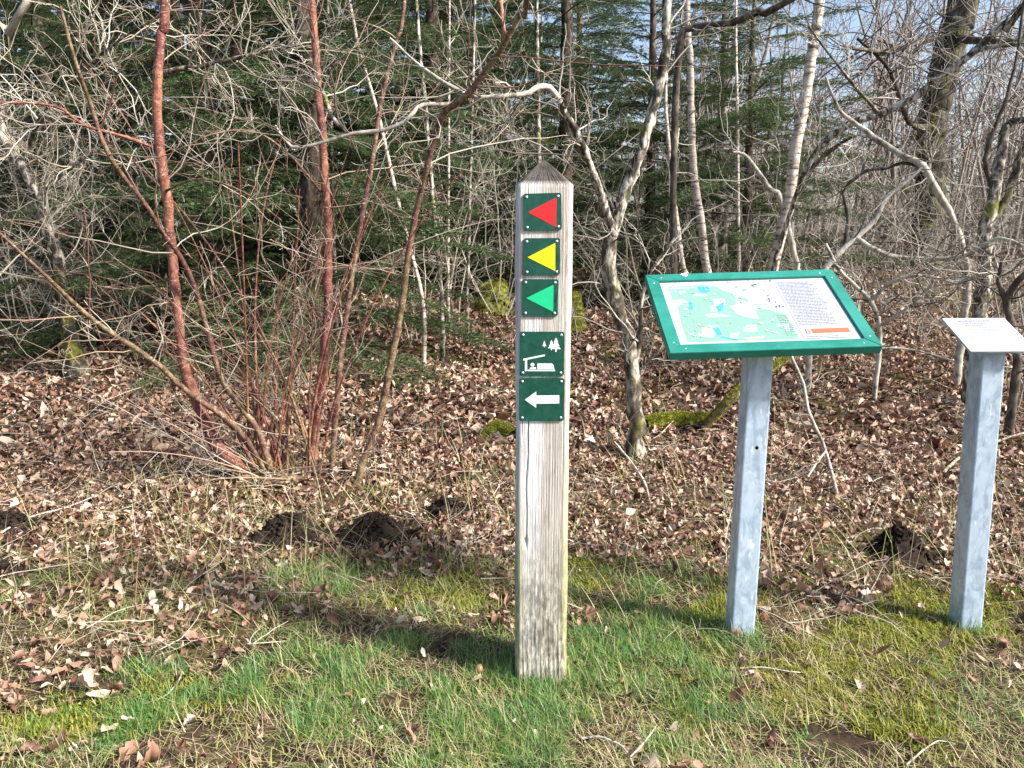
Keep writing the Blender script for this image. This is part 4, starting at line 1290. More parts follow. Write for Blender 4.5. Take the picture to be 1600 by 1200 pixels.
        p, r, o = tube_part('low_shoot', P, Rr, ('twig_pale', 'twig_red', 'bark_red_olive')[i % 3], root, b0, 5, 0.05, 0.06, rg=rg)
        v, f = cat_meshes(twig_set(rg, [(p, r)], 4, 0.28, 3, 1, 0.0024, (0, 0, 0.01), 0.25, 0.16, 45, 0.0009))
        part('twigs', v, f, 'twig_pale', o, b0, stuff=True)
    # rootstock: knobbly base with a sawn stub
    V, F = [], []
    n_a, n_r = 22, 9
    RR, AA = np.meshgrid(np.linspace(0, 1, n_r), np.arange(n_a) * 2 * math.pi / n_a, indexing='ij')
    Xs = b0[0] + 0.17 * RR * np.cos(AA) * (1 + .2 * np.sin(3 * AA)); Ys = b0[1] + 0.14 * RR * np.sin(AA)
    Zs = ground_z(Xs, Ys) + 0.045 * (1 - RR ** 2) + 0.02 * snoise(Xs, Ys, 50, 6) * (1 - RR) - 0.015
    idx = np.arange(n_r * n_a).reshape(n_r, n_a)
    Fq = np.stack([idx[:-1], idx[1:], np.roll(idx[1:], -1, 1), np.roll(idx[:-1], -1, 1)], -1).reshape(-1, 4)
    part('rootstock', np.stack([Xs, Ys, Zs], -1).reshape(-1, 3), Fq, 'bark_red_olive', root, b0, smooth=True)
    s0 = gnd(432, 768)
    d = np.array([0.03, -0.05, 0.035]); P = np.array([s0 + [-.01, .05, 0], s0 + [0, 0, .03], s0 + d])
    tube_part('sawn_stub', P, np.array([.024, .023, .022]), 'bark_red_olive', root, b0, 12, 0.02, 0.03, rg=rg)


make_coppice()


# ------------------------------------------------------------------ trees traced from the photograph
def tree(name, label, cat, trunk, Y, mat, limbs=(), n1=16, L1=0.9, n2=5, n3=2, twig='twig_grey', seed=1, base_px=None, extend=2.2, sides=12, rough=0.07, group=None, t0=0.3, r1=0.0052, sink=True, trop=(0, 0, 0.015), crook=0.22):
    rg = np.random.default_rng(seed)
    if Y is None: Y = trunk[min(2, len(trunk) - 1)][3]
    P, Rr = px_path(trunk, Y)
    if sink:                                        # carry the trunk down into the ground
        g = float(ground_z(P[0][0], P[0][1]))
        foot = np.array([P[0][0], P[0][1], g - 0.05])
        if P[0][2] - g > 0.12:
            P = np.concatenate([[foot], P]); Rr = np.concatenate([[Rr[0] * 1.15], Rr])
        else:
            P[0] = foot; Rr[0] *= 1.25
    b0 = P[0] + np.array([0, 0, 0.05])
    root = thing(name, label, cat, b0, group)
    if trunk[-1][1] < 15 and extend:
        P, Rr = up_to(P, Rr, extend)
    p, r, o = tube_part('trunk', P, Rr, mat, root, b0, sides, 0.06, rough, rg=rg)
    stems = [(p, r)]
    for lm in limbs:
        m2 = mat
        if isinstance(lm[0], str): m2, lm = lm[0], lm[1]
        P, Rr = px_path(lm, Y)
        if lm[-1][1] < 15: P, Rr = up_to(P, Rr, extend * 0.6)
        q, s, o = tube_part('limb', P, Rr, m2, root, b0, 9, 0.05, rough * 1.3, rg=rg)
        stems.append((q, s))
    tw = twig_set(rg, stems, n1, L1, n2, n3, r1, trop, t0, crook, 58, 0.0009)
    v, f = cat_meshes(tw)
    part('twigs', v, f, twig, root, b0, stuff=True)
    return root


def make_trees():
    # lichen covered tree behind the posts, its pale branch arching over the waymarker
    tree('lichen_tree', 'lichen grey forked tree between wooden post and map board, pale branch arching left', 'tree',
         [(992, 712, 34), (994, 680, 30), (990, 627, 27), (987, 575, 26), (980, 522, 26), (962, 470, 27), (950, 417, 26), (957, 364, 24), (962, 345, 20)], gnd(992, 716)[1], 'bark_lichen_dark',
         [('bark_lichen', [(956, 372, 22), (958, 360, 23), (980, 290, 21), (1000, 241, 19), (1018, 175, 18), (1035, 115, 17), (1041, 52, 16), (1042, -5, 16)]),
          ('bark_lichen', [(957, 366, 17), (937, 297, 14, 3.95), (909, 224, 13, 3.85), (887, 182, 12, 3.8), (871, 150, 11, 3.75)]),
          ('bark_bone', [(873, 154, 10.5, 3.755), (858, 137, 10.5, 3.74), (843, 135, 10, 3.7), (829, 143, 9.5, 3.66), (815, 148, 9, 3.65), (790, 149, 9, 3.6), (766, 152, 9, 3.6), (745, 152, 8.5, 3.6), (724, 145, 8, 3.6), (696, 130, 7, 3.6), (650, 98, 5, 3.65), (610, 60, 4, 3.7)]),
          ('bark_bone', [(726, 148, 8, 3.6), (710, 161, 7.5, 3.6), (690, 163, 7.5, 3.58), (661, 163, 7.5, 3.55), (645, 176, 7, 3.5), (633, 189, 7, 3.5), (598, 203, 7, 3.5), (545, 210, 7, 3.5), (490, 226, 6, 3.5), (455, 229, 5, 3.5), (430, 196, 4, 3.5)]),
          ('bark_lichen', [(545, 210, 7, 3.5), (517, 180, 8, 3.55), (508, 150, 6, 3.6), (490, 120, 4, 3.6)]),
          ('bark_lichen_dark', [(985, 600, 14), (1000, 530, 9), (1002, 470, 7), (1018, 420, 6), (1050, 380, 5)])],
         14, 0.6, 5, 2, seed=3, rough=0.1)
    # tree with the mossy black foot at the left
    tree('lichen_tree', 'crooked lichen tree with mossy black foot at the far left', 'tree',
         [(122, 596, 38), (118, 560, 30), (108, 522, 26), (98, 452, 24), (88, 410, 22), (84, 385, 20), (73, 350, 19), (60, 308, 18), (38, 266, 18), (14, 227, 17), (-5, 175, 16), (-30, 120, 15)], 5.6, 'bark_black',
         [('bark_lichen', [(95, 425, 20, 5.6), (84, 385, 22, 5.55), (72, 348, 20, 5.55), (60, 306, 19, 5.55), (36, 262, 19, 5.55), (12, 224, 18, 5.55), (-8, 170, 17, 5.55)]), ('bark_lichen', [(60, 308, 9, 5.6), (110, 262, 7, 5.4), (170, 225, 6, 5.2), (230, 205, 4, 5.1)]), ('bark_lichen_dark', [(38, 266, 8, 5.6), (60, 190, 7, 5.4), (120, 120, 6, 5.2), (190, 60, 5, 5.0), (260, 20, 4, 4.9)]), ('bark_lichen_dark', [(240, 115, 9, 4.9), (330, 100, 8, 4.9), (420, 80, 6, 4.9), (470, 70, 4, 4.9)])], 26, 0.85, 6, 3, twig='twig_pale', seed=4, rough=0.1, crook=0.24, t0=0.2)
    # slender birches behind the map board
    tree('birch_tree', 'thin straight birch just above the left half of the map board', 'tree',
         [(1108, 440, 15), (1103, 415, 14), (1096, 350, 14), (1085, 280, 13), (1080, 175, 12), (1078, 88, 11), (1073, -5, 11)], 7.0, 'bark_birch', [], 14, 0.8, 4, 2, seed=5)
    tree('birch_tree', 'thicker pale leaning birch above the right half of the map board', 'tree',
         [(1200, 445, 20), (1208, 420, 19), (1215, 385, 19), (1234, 308, 20), (1240, 252, 20), (1250, 192, 20), (1264, 122, 19), (1273, 52, 18), (1281, -5, 17)], 6.6, 'bark_birch',
         [('bark_bone', [(1250, 430, 11), (1246, 420, 10.5), (1229, 343, 10), (1215, 301, 10), (1205, 297, 9), (1183, 266, 7), (1162, 241, 6), (1145, 238, 5)]),
          ('bark_dark', [(1236, 300, 9), (1262, 268, 8), (1302, 232, 7, 6.5), (1330, 215, 5, 6.4)])], 16, 0.9, 5, 2, seed=6)
    tree('young_tree', 'slim double sapling left of the thin birch above the map board', 'tree',
         [(1076, 445, 9), (1068, 420, 9), (1062, 380, 8), (1050, 300, 8), (1047, 250, 7), (1040, 150, 6), (1046, 30, 5), (1048, -5, 5)], 6.4, 'bark_birch', [[(1068, 420, 7), (1058, 340, 6), (1052, 290, 5), (1060, 200, 4)]], 9, 0.6, 4, 2, seed=7)
    # long pale leaning trunk and its neighbours on the right
    tree('leaning_tree', 'long pale trunk leaning up to the right across the big mossy oak', 'tree',
         [(1205, 440, 9, 6.3), (1232, 340, 8, 6.2), (1257, 272, 9, 6.0), (1276, 236, 11, 5.95), (1302, 210, 12, 5.9), (1337, 189, 13, 5.85), (1376, 178, 13, 5.8), (1425, 154, 13, 5.7), (1467, 122, 13, 5.6), (1523, 80, 13, 5.5), (1575, 28, 12, 5.4), (1610, -5, 12, 5.3)], None, 'bark_lichen',
         [('bark_lichen', [(1523, 79, 8, 5.5), (1560, 72, 7, 5.4), (1610, 68, 6, 5.3), (1660, 50, 5, 5.2)]), ('bark_lichen_dark', [(1376, 180, 7, 5.8), (1340, 140, 5, 5.8), (1300, 90, 4, 5.8), (1262, 40, 3, 5.8)])], 16, 0.8, 5, 2, seed=8, rough=0.09)
    tree('crooked_tree', 'white lit crooked stem bending down to the left of the far right trunk', 'tree',
         [(1512, 440, 12, 5.4), (1505, 400, 11, 5.4), (1500, 372, 11, 5.4), (1488, 340, 12, 5.4), (1463, 297, 12, 5.4), (1442, 259, 12, 5.4), (1415, 245, 11, 5.45), (1390, 231, 10, 5.5), (1341, 196, 8, 5.6), (1310, 170, 6, 5.6), (1290, 120, 4, 5.6)], None, 'bark_bone',
         [('bark_bone', [(1450, 268, 7, 5.4), (1455, 248, 6, 5.4), (1463, 232, 4, 5.4)]), ('bark_dark', [(1440, 262, 6, 5.4), (1412, 254, 6, 5.5), (1385, 263, 5, 5.55), (1355, 266, 6, 5.6), (1330, 284, 5, 5.7), (1318, 302, 6, 5.7), (1325, 345, 7, 5.7), (1318, 390, 8, 5.7)])], 14, 0.7, 5, 2, seed=9, rough=0.13)
    tree('forked_tree', 'dark and white blotched trunk at the right edge above the small white sign', 'tree',
         [(1535, 450, 24, 5.0), (1537, 413, 22, 5.0), (1540, 350, 22, 5.0), (1551, 315, 21, 5.0), (1561, 262, 20, 5.0), (1570, 210, 17, 5.0), (1582, 190, 13, 5.0), (1620, 180, 10, 4.9), (1660, 140, 8, 4.8)], None, 'bark_lichen',
         [('bark_lichen_dark', [(1547, 350, 14), (1572, 308, 15), (1600, 238, 14), (1630, 160, 12)]), ('bark_dark', [(1552, 300, 8), (1540, 250, 8), (1556, 195, 7), (1574, 150, 6), (1590, 80, 5), (1600, 5, 5)])], 14, 0.7, 5, 2, seed=10, rough=0.12)
    tree('oak_tree', 'big dark mossy oak trunk in the background at upper right', 'tree',
         [(1436, 412, 66), (1442, 390, 58), (1446, 367, 52), (1453, 315, 48), (1453, 245, 46), (1460, 175, 47), (1477, 105, 50), (1495, 35, 50), (1508, -10, 50)], 12.0, 'bark_oak',
         [('bark_dark', [(1490, 60, 16), (1540, 64, 11, 11), (1600, 66, 9, 10), (1660, 60, 7, 9.5)]), ('bark_dark', [(1455, 60, 12), (1420, 70, 10, 11), (1380, 80, 8, 10.5), (1330, 75, 6, 10)]), ('bark_dark', [(1455, 200, 12), (1420, 190, 9, 11), (1390, 110, 7, 10.6), (1340, 60, 5, 10.4)])], 22, 2.2, 6, 3, twig='twig_far', seed=11, extend=5.0, rough=0.05, r1=0.016)
    tree('dead_branch_tree', 'bare tree with a thick dark bough crossing the top above the map board', 'tree',
         [(1052, 450, 13, 6.0), (1052, 300, 12, 6.0), (1056, 150, 12, 6.0), (1064, 60, 13, 6.0), (1075, 45, 12, 6.0), (1110, 38, 11, 5.9), (1145, 35, 12, 5.8), (1187, 17, 13, 5.7), (1236, -2, 13, 5.6)], None, 'bark_dark', [], 14, 1.0, 5, 2, seed=12, extend=0.8)
    tree('young_tree', 'pale bent limb rising right of the map board to a hooked end', 'tree',
         [(1272, 470, 10, 5.2), (1292, 416, 11, 5.2), (1315, 392, 11, 5.2), (1337, 371, 10, 5.2), (1365, 346, 10, 5.2), (1378, 320, 9, 5.2), (1390, 304, 8, 5.2), (1418, 283, 6, 5.2), (1440, 262, 4, 5.2)], None, 'bark_bone',
         [('bark_bone', [(1337, 371, 8, 5.2), (1370, 392, 8, 5.1), (1405, 402, 8, 5.1), (1460, 405, 8, 5.0), (1510, 398, 7, 4.9), (1560, 372, 6, 4.8), (1600, 385, 5, 4.7)])], 12, 0.5, 5, 2, seed=13)
    # maroon stem in the top left
    tree('red_tree', 'dark maroon stem behind the red shrub at the top left', 'tree',
         [(372, 470, 15), (370, 300, 14), (368, 70, 14), (364, -5, 14)], 7.5, 'bark_maroon', [], 12, 1.1, 5, 2, seed=14)
    tree('young_tree', 'white fallen looking bough slanting across the top left corner', 'tree',
         [(-190, 560, 16, 4.6), (-150, 300, 15, 4.6), (-90, 120, 14, 4.6), (0, 38, 12, 4.6), (45, -3, 11, 4.6)], None, 'bark_bone', [], 12, 0.7, 5, 2, seed=15)
    # thin upright saplings left of the post
    for k, (x0, x1, w, Y, lab) in enumerate(((730, 742, 6, 7.0, 'straight pale sapling closest to the wooden post on its left'), (700, 702, 5, 7.4, 'straight pale sapling second from the wooden post on its left'), (690, 650, 8, 6.2, 'white barked sapling leaning left behind the slanting red stem'),
                                             (660, 545, 7, 6.0, 'lichen spotted sapling leaning far left behind the second red stem'), (845, 838, 9, 7.2, 'dark spotted sapling rising behind the tip of the wooden post'), (1155, 1150, 6, 7.8, 'thin bare pole between the two birches'), (525, 512, 6, 6.5, 'thin lichen pole beside the second red stem'))):
        tree('sapling', lab, 'sapling', [(x0, 470, w), (x0 * .7 + x1 * .3, 330, w * .95), (x0 * .4 + x1 * .6, 180, w * .9), (x1, -5, w * .75)], Y, 'bark_birch' if k % 2 else 'bark_lichen', [], 9, 0.7, 4, 2, twig='twig_pale', seed=30 + k, group='slender saplings in front of the spruces')


make_trees()


# ------------------------------------------------------------------ spruces
def spruce_branch(seed):
    rg = np.random.default_rng(seed)
    L = 1.5
    S = np.zeros((1, 3)); D = np.array([[1.0, 0, 0.05]])
    K = 16
    t = np.linspace(0, 1, K)
    ax = np.stack([L * t, 0.03 * np.sin(4 * t + seed), 0.10 * np.sin(2.2 * t) - 0.34 * t ** 1.7 + 0.10 * t ** 4], -1)[None]
    wood = [tubes(ax, (0.011 * (1 - 0.85 * t))[None], 5)]
    n = 44
    tt = np.linspace(0.10, 0.99, n)
    i = np.minimum((tt * (K - 1)).astype(int), K - 2); f = tt * (K - 1) - i
    Sx = ax[0, i] * (1 - f)[:, None] + ax[0, i + 1] * f[:, None]
    sgn = np.where(np.arange(n) % 2, 1.0, -1.0)
    Ls = (0.50 * (1 - tt) ** 0.8 + 0.07) * rg.uniform(0.65, 1.15, n) * np.clip(tt / 0.3, 0.45, 1)
    Ds = norm(np.stack([np.full(n, 0.75), sgn * rg.uniform(0.65, 1.0, n), rg.normal(-0.10, 0.14, n)], -1))
    P1, R1 = grow(rg, Sx, Ds, Ls, np.full(n, 0.0032), 7, 0.07, (0.03, 0, -0.035), 0.4)
    wood.append(tubes(P1, R1, 3))
    S2, D2, L2, r2 = kids(rg, P1, R1, 5, 0.15, 0.9, 42, 10, 0.36, 0.7)
    D2[:, 2] *= 0.35; D2[:, 2] -= 0.1
    P2, R2 = grow(rg, S2, D2, L2, np.maximum(r2, 0.0014), 4, 0.06, (0.03, 0, -0.03), 0.5)
    wood.append(tubes(P2, R2, 3))
    # needles
    segs = []
    for P, per in ((ax[:, 5:], 2), (P1, 1.0), (P2, 1.0)):
        a = P[:, :-1].reshape(-1, 3); b = P[:, 1:].reshape(-1, 3)
        segs.append((a, b))
    a = np.concatenate([s[0] for s in segs]); b = np.concatenate([s[1] for s in segs])
    ln = np.linalg.norm(b - a, axis=1)
    cnt = np.maximum(1, (ln * 230).astype(int))
    ia = np.repeat(np.arange(len(a)), cnt)
    q = rg.uniform(0, 1, len(ia))[:, None]
    pos = a[ia] * (1 - q) + b[ia] * q
    T = norm(b[ia] - a[ia])
    rad = rg.normal(0, 1, (len(ia), 3)); rad[:, 2] = np.abs(rad[:, 2]) * 0.7 - 0.15
    rad = norm(rad - (rad * T).sum(-1, keepdims=True) * T)
    dr = norm(T * 0.65 + rad)
    nl = rg.uniform(0.018, 0.030, len(ia))[:, None]
    sd_ = norm(np.cross(dr, rg.normal(0, 1, (len(ia), 3))))
    w = 0.0028
    NV = np.stack([pos - sd_ * w, pos + sd_ * w, pos + dr * nl], 1).reshape(-1, 3)
    wv, wf = cat_meshes(wood)
    V = np.concatenate([wv, NV])
    T3 = np.arange(len(NV)).reshape(-1, 3) + len(wv)
    mi = np.concatenate([np.zeros(len(wf)), np.ones(len(T3))])
    return mesh_np('branch', V, [wf, T3], ['bark_spruce', 'needles'], mi)


def make_spruces():
    meshes = [spruce_branch(60 + k) for k in range(5)]
    rg = np.random.default_rng(77)
    spots = [(330, 7.2, 9.0, 1.25, 'broad dark spruce behind the red stems, low branches to the ground'), (490, 6.3, 7.0, 1.05, 'lighter green spruce right behind the second red stem'), (95, 10.0, 9.0, 1.2, 'dark spruce behind the left lichen tree'),
             (680, 10.5, 9.0, 1.25, 'spruce seen left of the wooden post behind pale saplings'), (880, 12.0, 9.5, 1.3, 'spruce behind the tip of the wooden post'), (1010, 9.6, 5.2, 1.1, 'shorter spruce behind the forked lichen tree'),
             (1160, 8.6, 4.3, 1.15, 'low dark spruce between the two birches above the map board'), (-90, 8.2, 8.0, 1.2, 'spruce at the left edge, partly outside the picture'), (420, 12.5, 11.0, 1.3, 'tall spruce far behind the red shrub'), (780, 15.0, 11.0, 1.4, 'far spruce between post and saplings'),
             (200, 14.0, 11.0, 1.4, 'far spruce at the upper left'), (1115, 14.5, 6.5, 1.3, 'far spruce beyond the low one behind the birches'), (590, 11.8, 11.0, 1.4, 'far spruce behind the slanting red stem'), (20, 12.5, 11.0, 1.5, 'far spruce in the top left corner'), (300, 11.5, 10.0, 1.5, 'far spruce right of the first red stem'), (700, 13.0, 11.0, 1.5, 'far spruce above the arching white branch'), (490, 15.5, 12.0, 1.6, 'farthest spruce behind the second red stem'), (110, 16.5, 12.0, 1.6, 'farthest spruce at the upper left'), (900, 16.5, 8.0, 1.5, 'farthest spruce behind the waymarker tip')]
    for px, Y, H, sc, lab in spots:
        x = onY(px, 400, Y)[0]
        z = float(ground_z(x, Y))
        b0 = np.array([x, Y, z])
        root = thing('spruce_tree', lab, 'spruce', b0, 'spruces behind the clearing')
        P = np.array([[0, 0, -0.1], [0.02, 0, H * .3], [-0.02, 0.02, H * .7], [0, 0, H]])
        tube_part('trunk', P, np.array([.012 * H + .02, .011 * H, .006 * H, .004]), 'bark_spruce', root, (0, 0, 0), 9, 0.25, 0.05, rg=rg)
        z_ = 0.18
        while z_ < H - 0.15:
            fr = z_ / H
            nb = 5 if fr < 0.75 else 4
            a0 = rg.uniform(0, 6.28)
            for k in range(nb):
                o = link('branch', meshes[int(rg.integers(5))], root, (0, 0, z_ + rg.normal(0, 0.05)))
                s = sc * (1.0 - fr) ** 0.75 * rg.uniform(0.8, 1.15) + 0.12
                o.scale = (s, s, s)
                o.rotation_euler = (rg.normal(0, 0.12), rg.normal(0.08 - 0.5 * fr, 0.08), a0 + 6.283 * k / nb + rg.normal(0, 0.2))
            z_ += (0.22 if Y < 11 else 0.30) + 0.10 * rg.uniform() + (0.15 if z_ > 4.5 else 0)


make_spruces()


# ------------------------------------------------------------------ bare shrubs filling the wood edge
def shrub_proto(seed, twig, h=1.9, n_st=7, spread=0.5, grp='', label=''):
    rg = np.random.default_rng(seed)
    root = thing('bare_shrub', label, 'shrub', (0, 0, 0), grp)
    az = rg.uniform(0, 6.283, n_st); tl = rg.uniform(0.05, spread, n_st)
    D = np.stack([np.sin(tl) * np.cos(az), np.sin(tl) * np.sin(az), np.cos(tl)], -1)
    S = np.stack([rg.normal(0, 0.06, n_st), rg.normal(0, 0.06, n_st), np.full(n_st, -0.05)], -1)
    L = h * rg.uniform(0.65, 1.2, n_st)
    P, Rr = grow(rg, S, D, L, rg.uniform(0.004, 0.009, n_st), 14, 0.10, (0, 0, 0.01), 0.25)
    for k in range(n_st):
        v, f = tubes(P[k:k + 1], Rr[k:k + 1], 6)
        part('stem', v, f, twig, root, smooth=True)
    tw = twig_set(rg, [(P[k], Rr[k]) for k in range(n_st)], 11, 0.62, 4, 2, 0.0045, (0, 0, 0.0), 0.15, 0.20, 60, 0.0010)
    v, f = cat_meshes(tw)
    part('twigs', v, f, twig, root, stuff=True)
    return root


def make_shrubs():
    rg = np.random.default_rng(91)
    g1, g2 = 'bare shrubs tangled behind the red stems', 'grey bare shrubs among the trees on the right'
    l1 = ['pale twiggy shrub in front of the crooked lichen tree at left', 'pale twiggy shrub behind the first red stem', 'pale twiggy shrub running out of the left edge at mid height', 'pale twiggy shrub just behind the crooked lichen tree at left',
          'beige twiggy shrub left of the straight pale saplings', 'beige twiggy shrub deep in the wood at the left edge', 'beige twiggy shrub among the straight pale saplings', 'nearest pale twiggy shrub, left of the red stems', 'beige twiggy shrub close behind the wooden post on its left', 'nearest twiggy shrub cut off by the left edge']
    l2 = ['grey twiggy shrub right behind the yellow triangle plate', 'grey twiggy shrub behind the forked lichen tree', 'grey twiggy shrub between the two birches', 'grey twiggy shrub right of the thick leaning birch', 'grey twiggy shrub behind the upper right corner of the map board', 'grey twiggy shrub before the mossy oak',
          'grey twiggy shrub behind the small white sign', 'grey twiggy shrub at the blotched trunk by the right edge', 'grey twiggy shrub half outside the right edge', 'far grey shrub left of the mossy oak', 'far grey shrub halfway between leaning birch and mossy oak', 'far grey shrub right of the mossy oak foot', 'far grey shrub behind the leaning birch',
          'far grey shrub behind the blotched trunk', 'nearest grey shrub outside the right edge reaching in', 'far grey shrub behind the waymarker tip']
    A = [shrub_proto(200 + k, 'twig_pale', 2.1, 7, 0.6, g1, l1[k]) for k in range(3)]
    B = [shrub_proto(210 + k, 'twig_grey', 1.7, 6, 0.7, g2, l2[k]) for k in range(3)]
    left = [(45, 6.4), (230, 6.4), (-70, 6.6), (110, 7.6), (650, 6.6), (20, 8.2), (700, 7.4), (-90, 5.6), (780, 7.8), (-170, 4.9)]
    right = [(900, 6.8), (1010, 7.4), (1130, 6.9), (1260, 7.5), (1340, 6.2), (1430, 6.8), (1520, 6.0), (1590, 5.5), (1660, 6.6), (1380, 8.5), (1300, 9.0), (1480, 9.2), (1190, 8.2), (1570, 8.0), (1640, 4.9), (850, 8.2)]
    for protos, spots, labs in ((A, left, l1), (B, right, l2)):
        for i, (px, Y) in enumerate(spots):
            x = onY(px, 500, Y)[0]
            loc = (x, Y, float(ground_z(x, Y)))
            if i < len(protos):
                o = protos[i]; o.location = loc
            else:
                copy_tree(protos[i % 3], loc, rg.uniform(0, 6.28), rg.uniform(0.8, 1.25), labs[i])


make_shrubs()


# ------------------------------------------------------------------ far wood
def make_far_wood():
    rg = np.random.default_rng(55)
    parts_ = []
    n = 270
    Y = rg.uniform(14, 46, n) ; X = rg.uniform(-1, 1, n) * (0.72 * Y + 4)
    keep = ~((Y < 17) & (X < 0))
    X, Y = X[keep], Y[keep]; n = len(X)
    H = rg.uniform(3.2, 7.5, n) * np.where(Y > 26, 1.15, 0.9)
    S = np.stack([X, Y, ground_z(X, Y) - 0.1], -1)
    D = np.stack([rg.normal(0, 0.07, n), rg.normal(0, 0.07, n), np.ones(n)], -1)
    P, Rr = grow(rg, S, D, H, rg.uniform(0.03, 0.10, n), 9, 0.05, (0, 0, 0.05), 0.15)
    parts_.append(tubes(P, Rr, 5))
    s, d, l, r = kids(rg, P, Rr, 15, 0.12, 1.0, 52, 14, 0.30, 0.5, 0.03)
    P1, R1 = grow(rg, s, d, l, np.maximum(r, 0.008), 4, 0.17, (0, 0, 0.05), 0.4)
    parts_.append(tubes(P1, R1, 3))
    s, d, l, r = kids(rg, P1, R1, 4, 0.2, 1.0, 42, 12, 0.5, 0.7)
    P2, R2 = grow(rg, s, d, l, np.maximum(r, 0.006), 3, 0.16, (0, 0, 0.04), 0.5)
    parts_.append(tubes(P2, R2, 3))
    # thicker stand on the right
    n = 170
    Y = rg.uniform(11.5, 25, n); X = Y * rg.uniform(0.16, 0.86, n)
    P, Rr = grow(rg, np.stack([X, Y, ground_z(X, Y) - 0.1], -1), np.stack([rg.normal(0, 0.10, n), rg.normal(0, 0.10, n), np.ones(n)], -1), rg.uniform(2.6, 6.5, n), rg.uniform(0.015, 0.06, n), 9, 0.07, (0, 0, 0.04), 0.15)
    parts_.append(tubes(P, Rr, 5))
    s, d, l, r = kids(rg, P, Rr, 16, 0.05, 1.0, 55, 14, 0.30, 0.5, 0.014)
    P1, R1 = grow(rg, s, d, l, np.maximum(r, 0.005), 5, 0.18, (0, 0, 0.03), 0.4)
    parts_.append(tubes(P1, R1, 3))
    s, d, l, r = kids(rg, P1, R1, 4, 0.2, 1.0, 45, 12, 0.5, 0.7)
    P2, R2 = grow(rg, s, d, l, np.maximum(r, 0.004), 3, 0.2, (0, 0, 0.03), 0.5)
    parts_.append(tubes(P2, R2, 3))
    v, f = cat_meshes(parts_)
    tag(link('far_wood', mesh_np('far_wood', v, f, 'twig_far')), 'distant grey brown leafless wood closing the view behind the clearing', 'wood', kind='stuff')


make_far_wood()


# ------------------------------------------------------------------ small things lying about
def fur(rg, P, nrm, h, w):
    """Short moss blades standing on points P along normals nrm."""
    n = len(P)
    d = norm(nrm + rg.normal(0, 0.5, (n, 3)))
    s = norm(np.cross(d, rg.normal(0, 1, (n, 3))))
    V = np.stack([P - s * w[:, None], P + s * w[:, None], P + d * h[:, None]], 1).reshape(-1, 3)
    return V, np.arange(3 * n).reshape(-1, 3)


def mossy_log(label, pts, rads, seed, moss_share=0.8, cat='log', name='mossy_log'):
    rg = np.random.default_rng(seed)
    P = np.array(pts)
    b0 = P[0].copy()
    root = thing(name, label, cat, b0)
    p, r, o = tube_part('log', P, np.array(rads), 'moss_bark' if moss_share > 0.7 else 'dead_wood', root, b0, 12, 0.03, 0.08, rg=rg)
    n = int(16000 * np.linalg.norm(np.diff(p, axis=0), axis=1).sum())
    i = rg.integers(0, len(p) - 1, n); f = rg.uniform(0, 1, n)[:, None]
    c = p[i] * (1 - f) + p[i + 1] * f
    T = norm(p[i + 1] - p[i])
    q = rg.normal(0, 1, (n, 3)); q[:, 2] = np.abs(q[:, 2]) + 0.15
    q = norm(q - (q * T).sum(-1, keepdims=True) * T)
    k = rg.uniform(0, 1, n) < moss_share
    c, q, rr = c[k], q[k], r[i][k]
    v, ff = fur(rg, c + q * rr[:, None] * 0.95, q, rg.uniform(0.008, 0.02, len(c)), rg.uniform(0.0015, 0.003, len(c)))
    part('moss', v, ff, 'moss_green', root, b0, stuff=True)


def g3(px, py, dz=0.0):
    p = gnd(px, py); p[2] += dz
    return p


mossy_log('bright green mossy log lying left of the map board post', [g3(1008, 672, .035), g3(1040, 668, .045), g3(1075, 668, .045), g3(1108, 668, .04)], [.040, .048, .047, .040], 1)
mossy_log('mossy branch rising from the log behind the map board post', [g3(1104, 672, .03), onY(1135, 630, 4.35), onY(1170, 598, 4.4), onY(1215, 570, 4.5), onY(1240, 556, 4.6)], [.024, .024, .022, .018, .010], 2, 0.45, 'branch', 'mossy_branch')
mossy_log('mossy stub of wood just left of the wooden post', [g3(752, 695, .01), g3(775, 682, .05), g3(800, 690, .03)], [.03, .042, .035], 3)
mossy_log('yellow mossy stump behind the wooden post at mid height', [g3(770, 492, -.05), g3(770, 488, .12), g3(771, 487, .30)], [.20, .17, .13], 4, 1.0, 'stump', 'mossy_stump')
mossy_log('mossy stump foot hidden behind the wooden post on its right', [g3(900, 520, -.05), g3(899, 518, .15), g3(897, 516, .34)], [.10, .08, .06], 5, 0.9, 'stump', 'mossy_stump')


def loose_stick(label, pts, w, mat='bark_bone', forks=(), seed=0):
    rg = np.random.default_rng(300 + seed)
    P = np.array([g3(p[0], p[1], p[2] * 0.7) for p in pts])
    b0 = P[0].copy()
    Y = b0[1]
    r0 = px_size(w, Y) / 2 * 0.72
    root = thing('fallen_stick', label, 'stick', b0, 'fallen sticks on the ground')
    tube_part('stick', P, np.linspace(r0, r0 * 0.55, len(P)), mat, root, b0, 7, 0.015, 0.10, rg=rg)
    for fk in forks:
        Q = np.array([g3(*p) for p in fk])
        tube_part('side_twig', Q, np.linspace(r0 * .7, r0 * .4, len(Q)), mat, root, b0, 6, 0.015, 0.10, rg=rg)


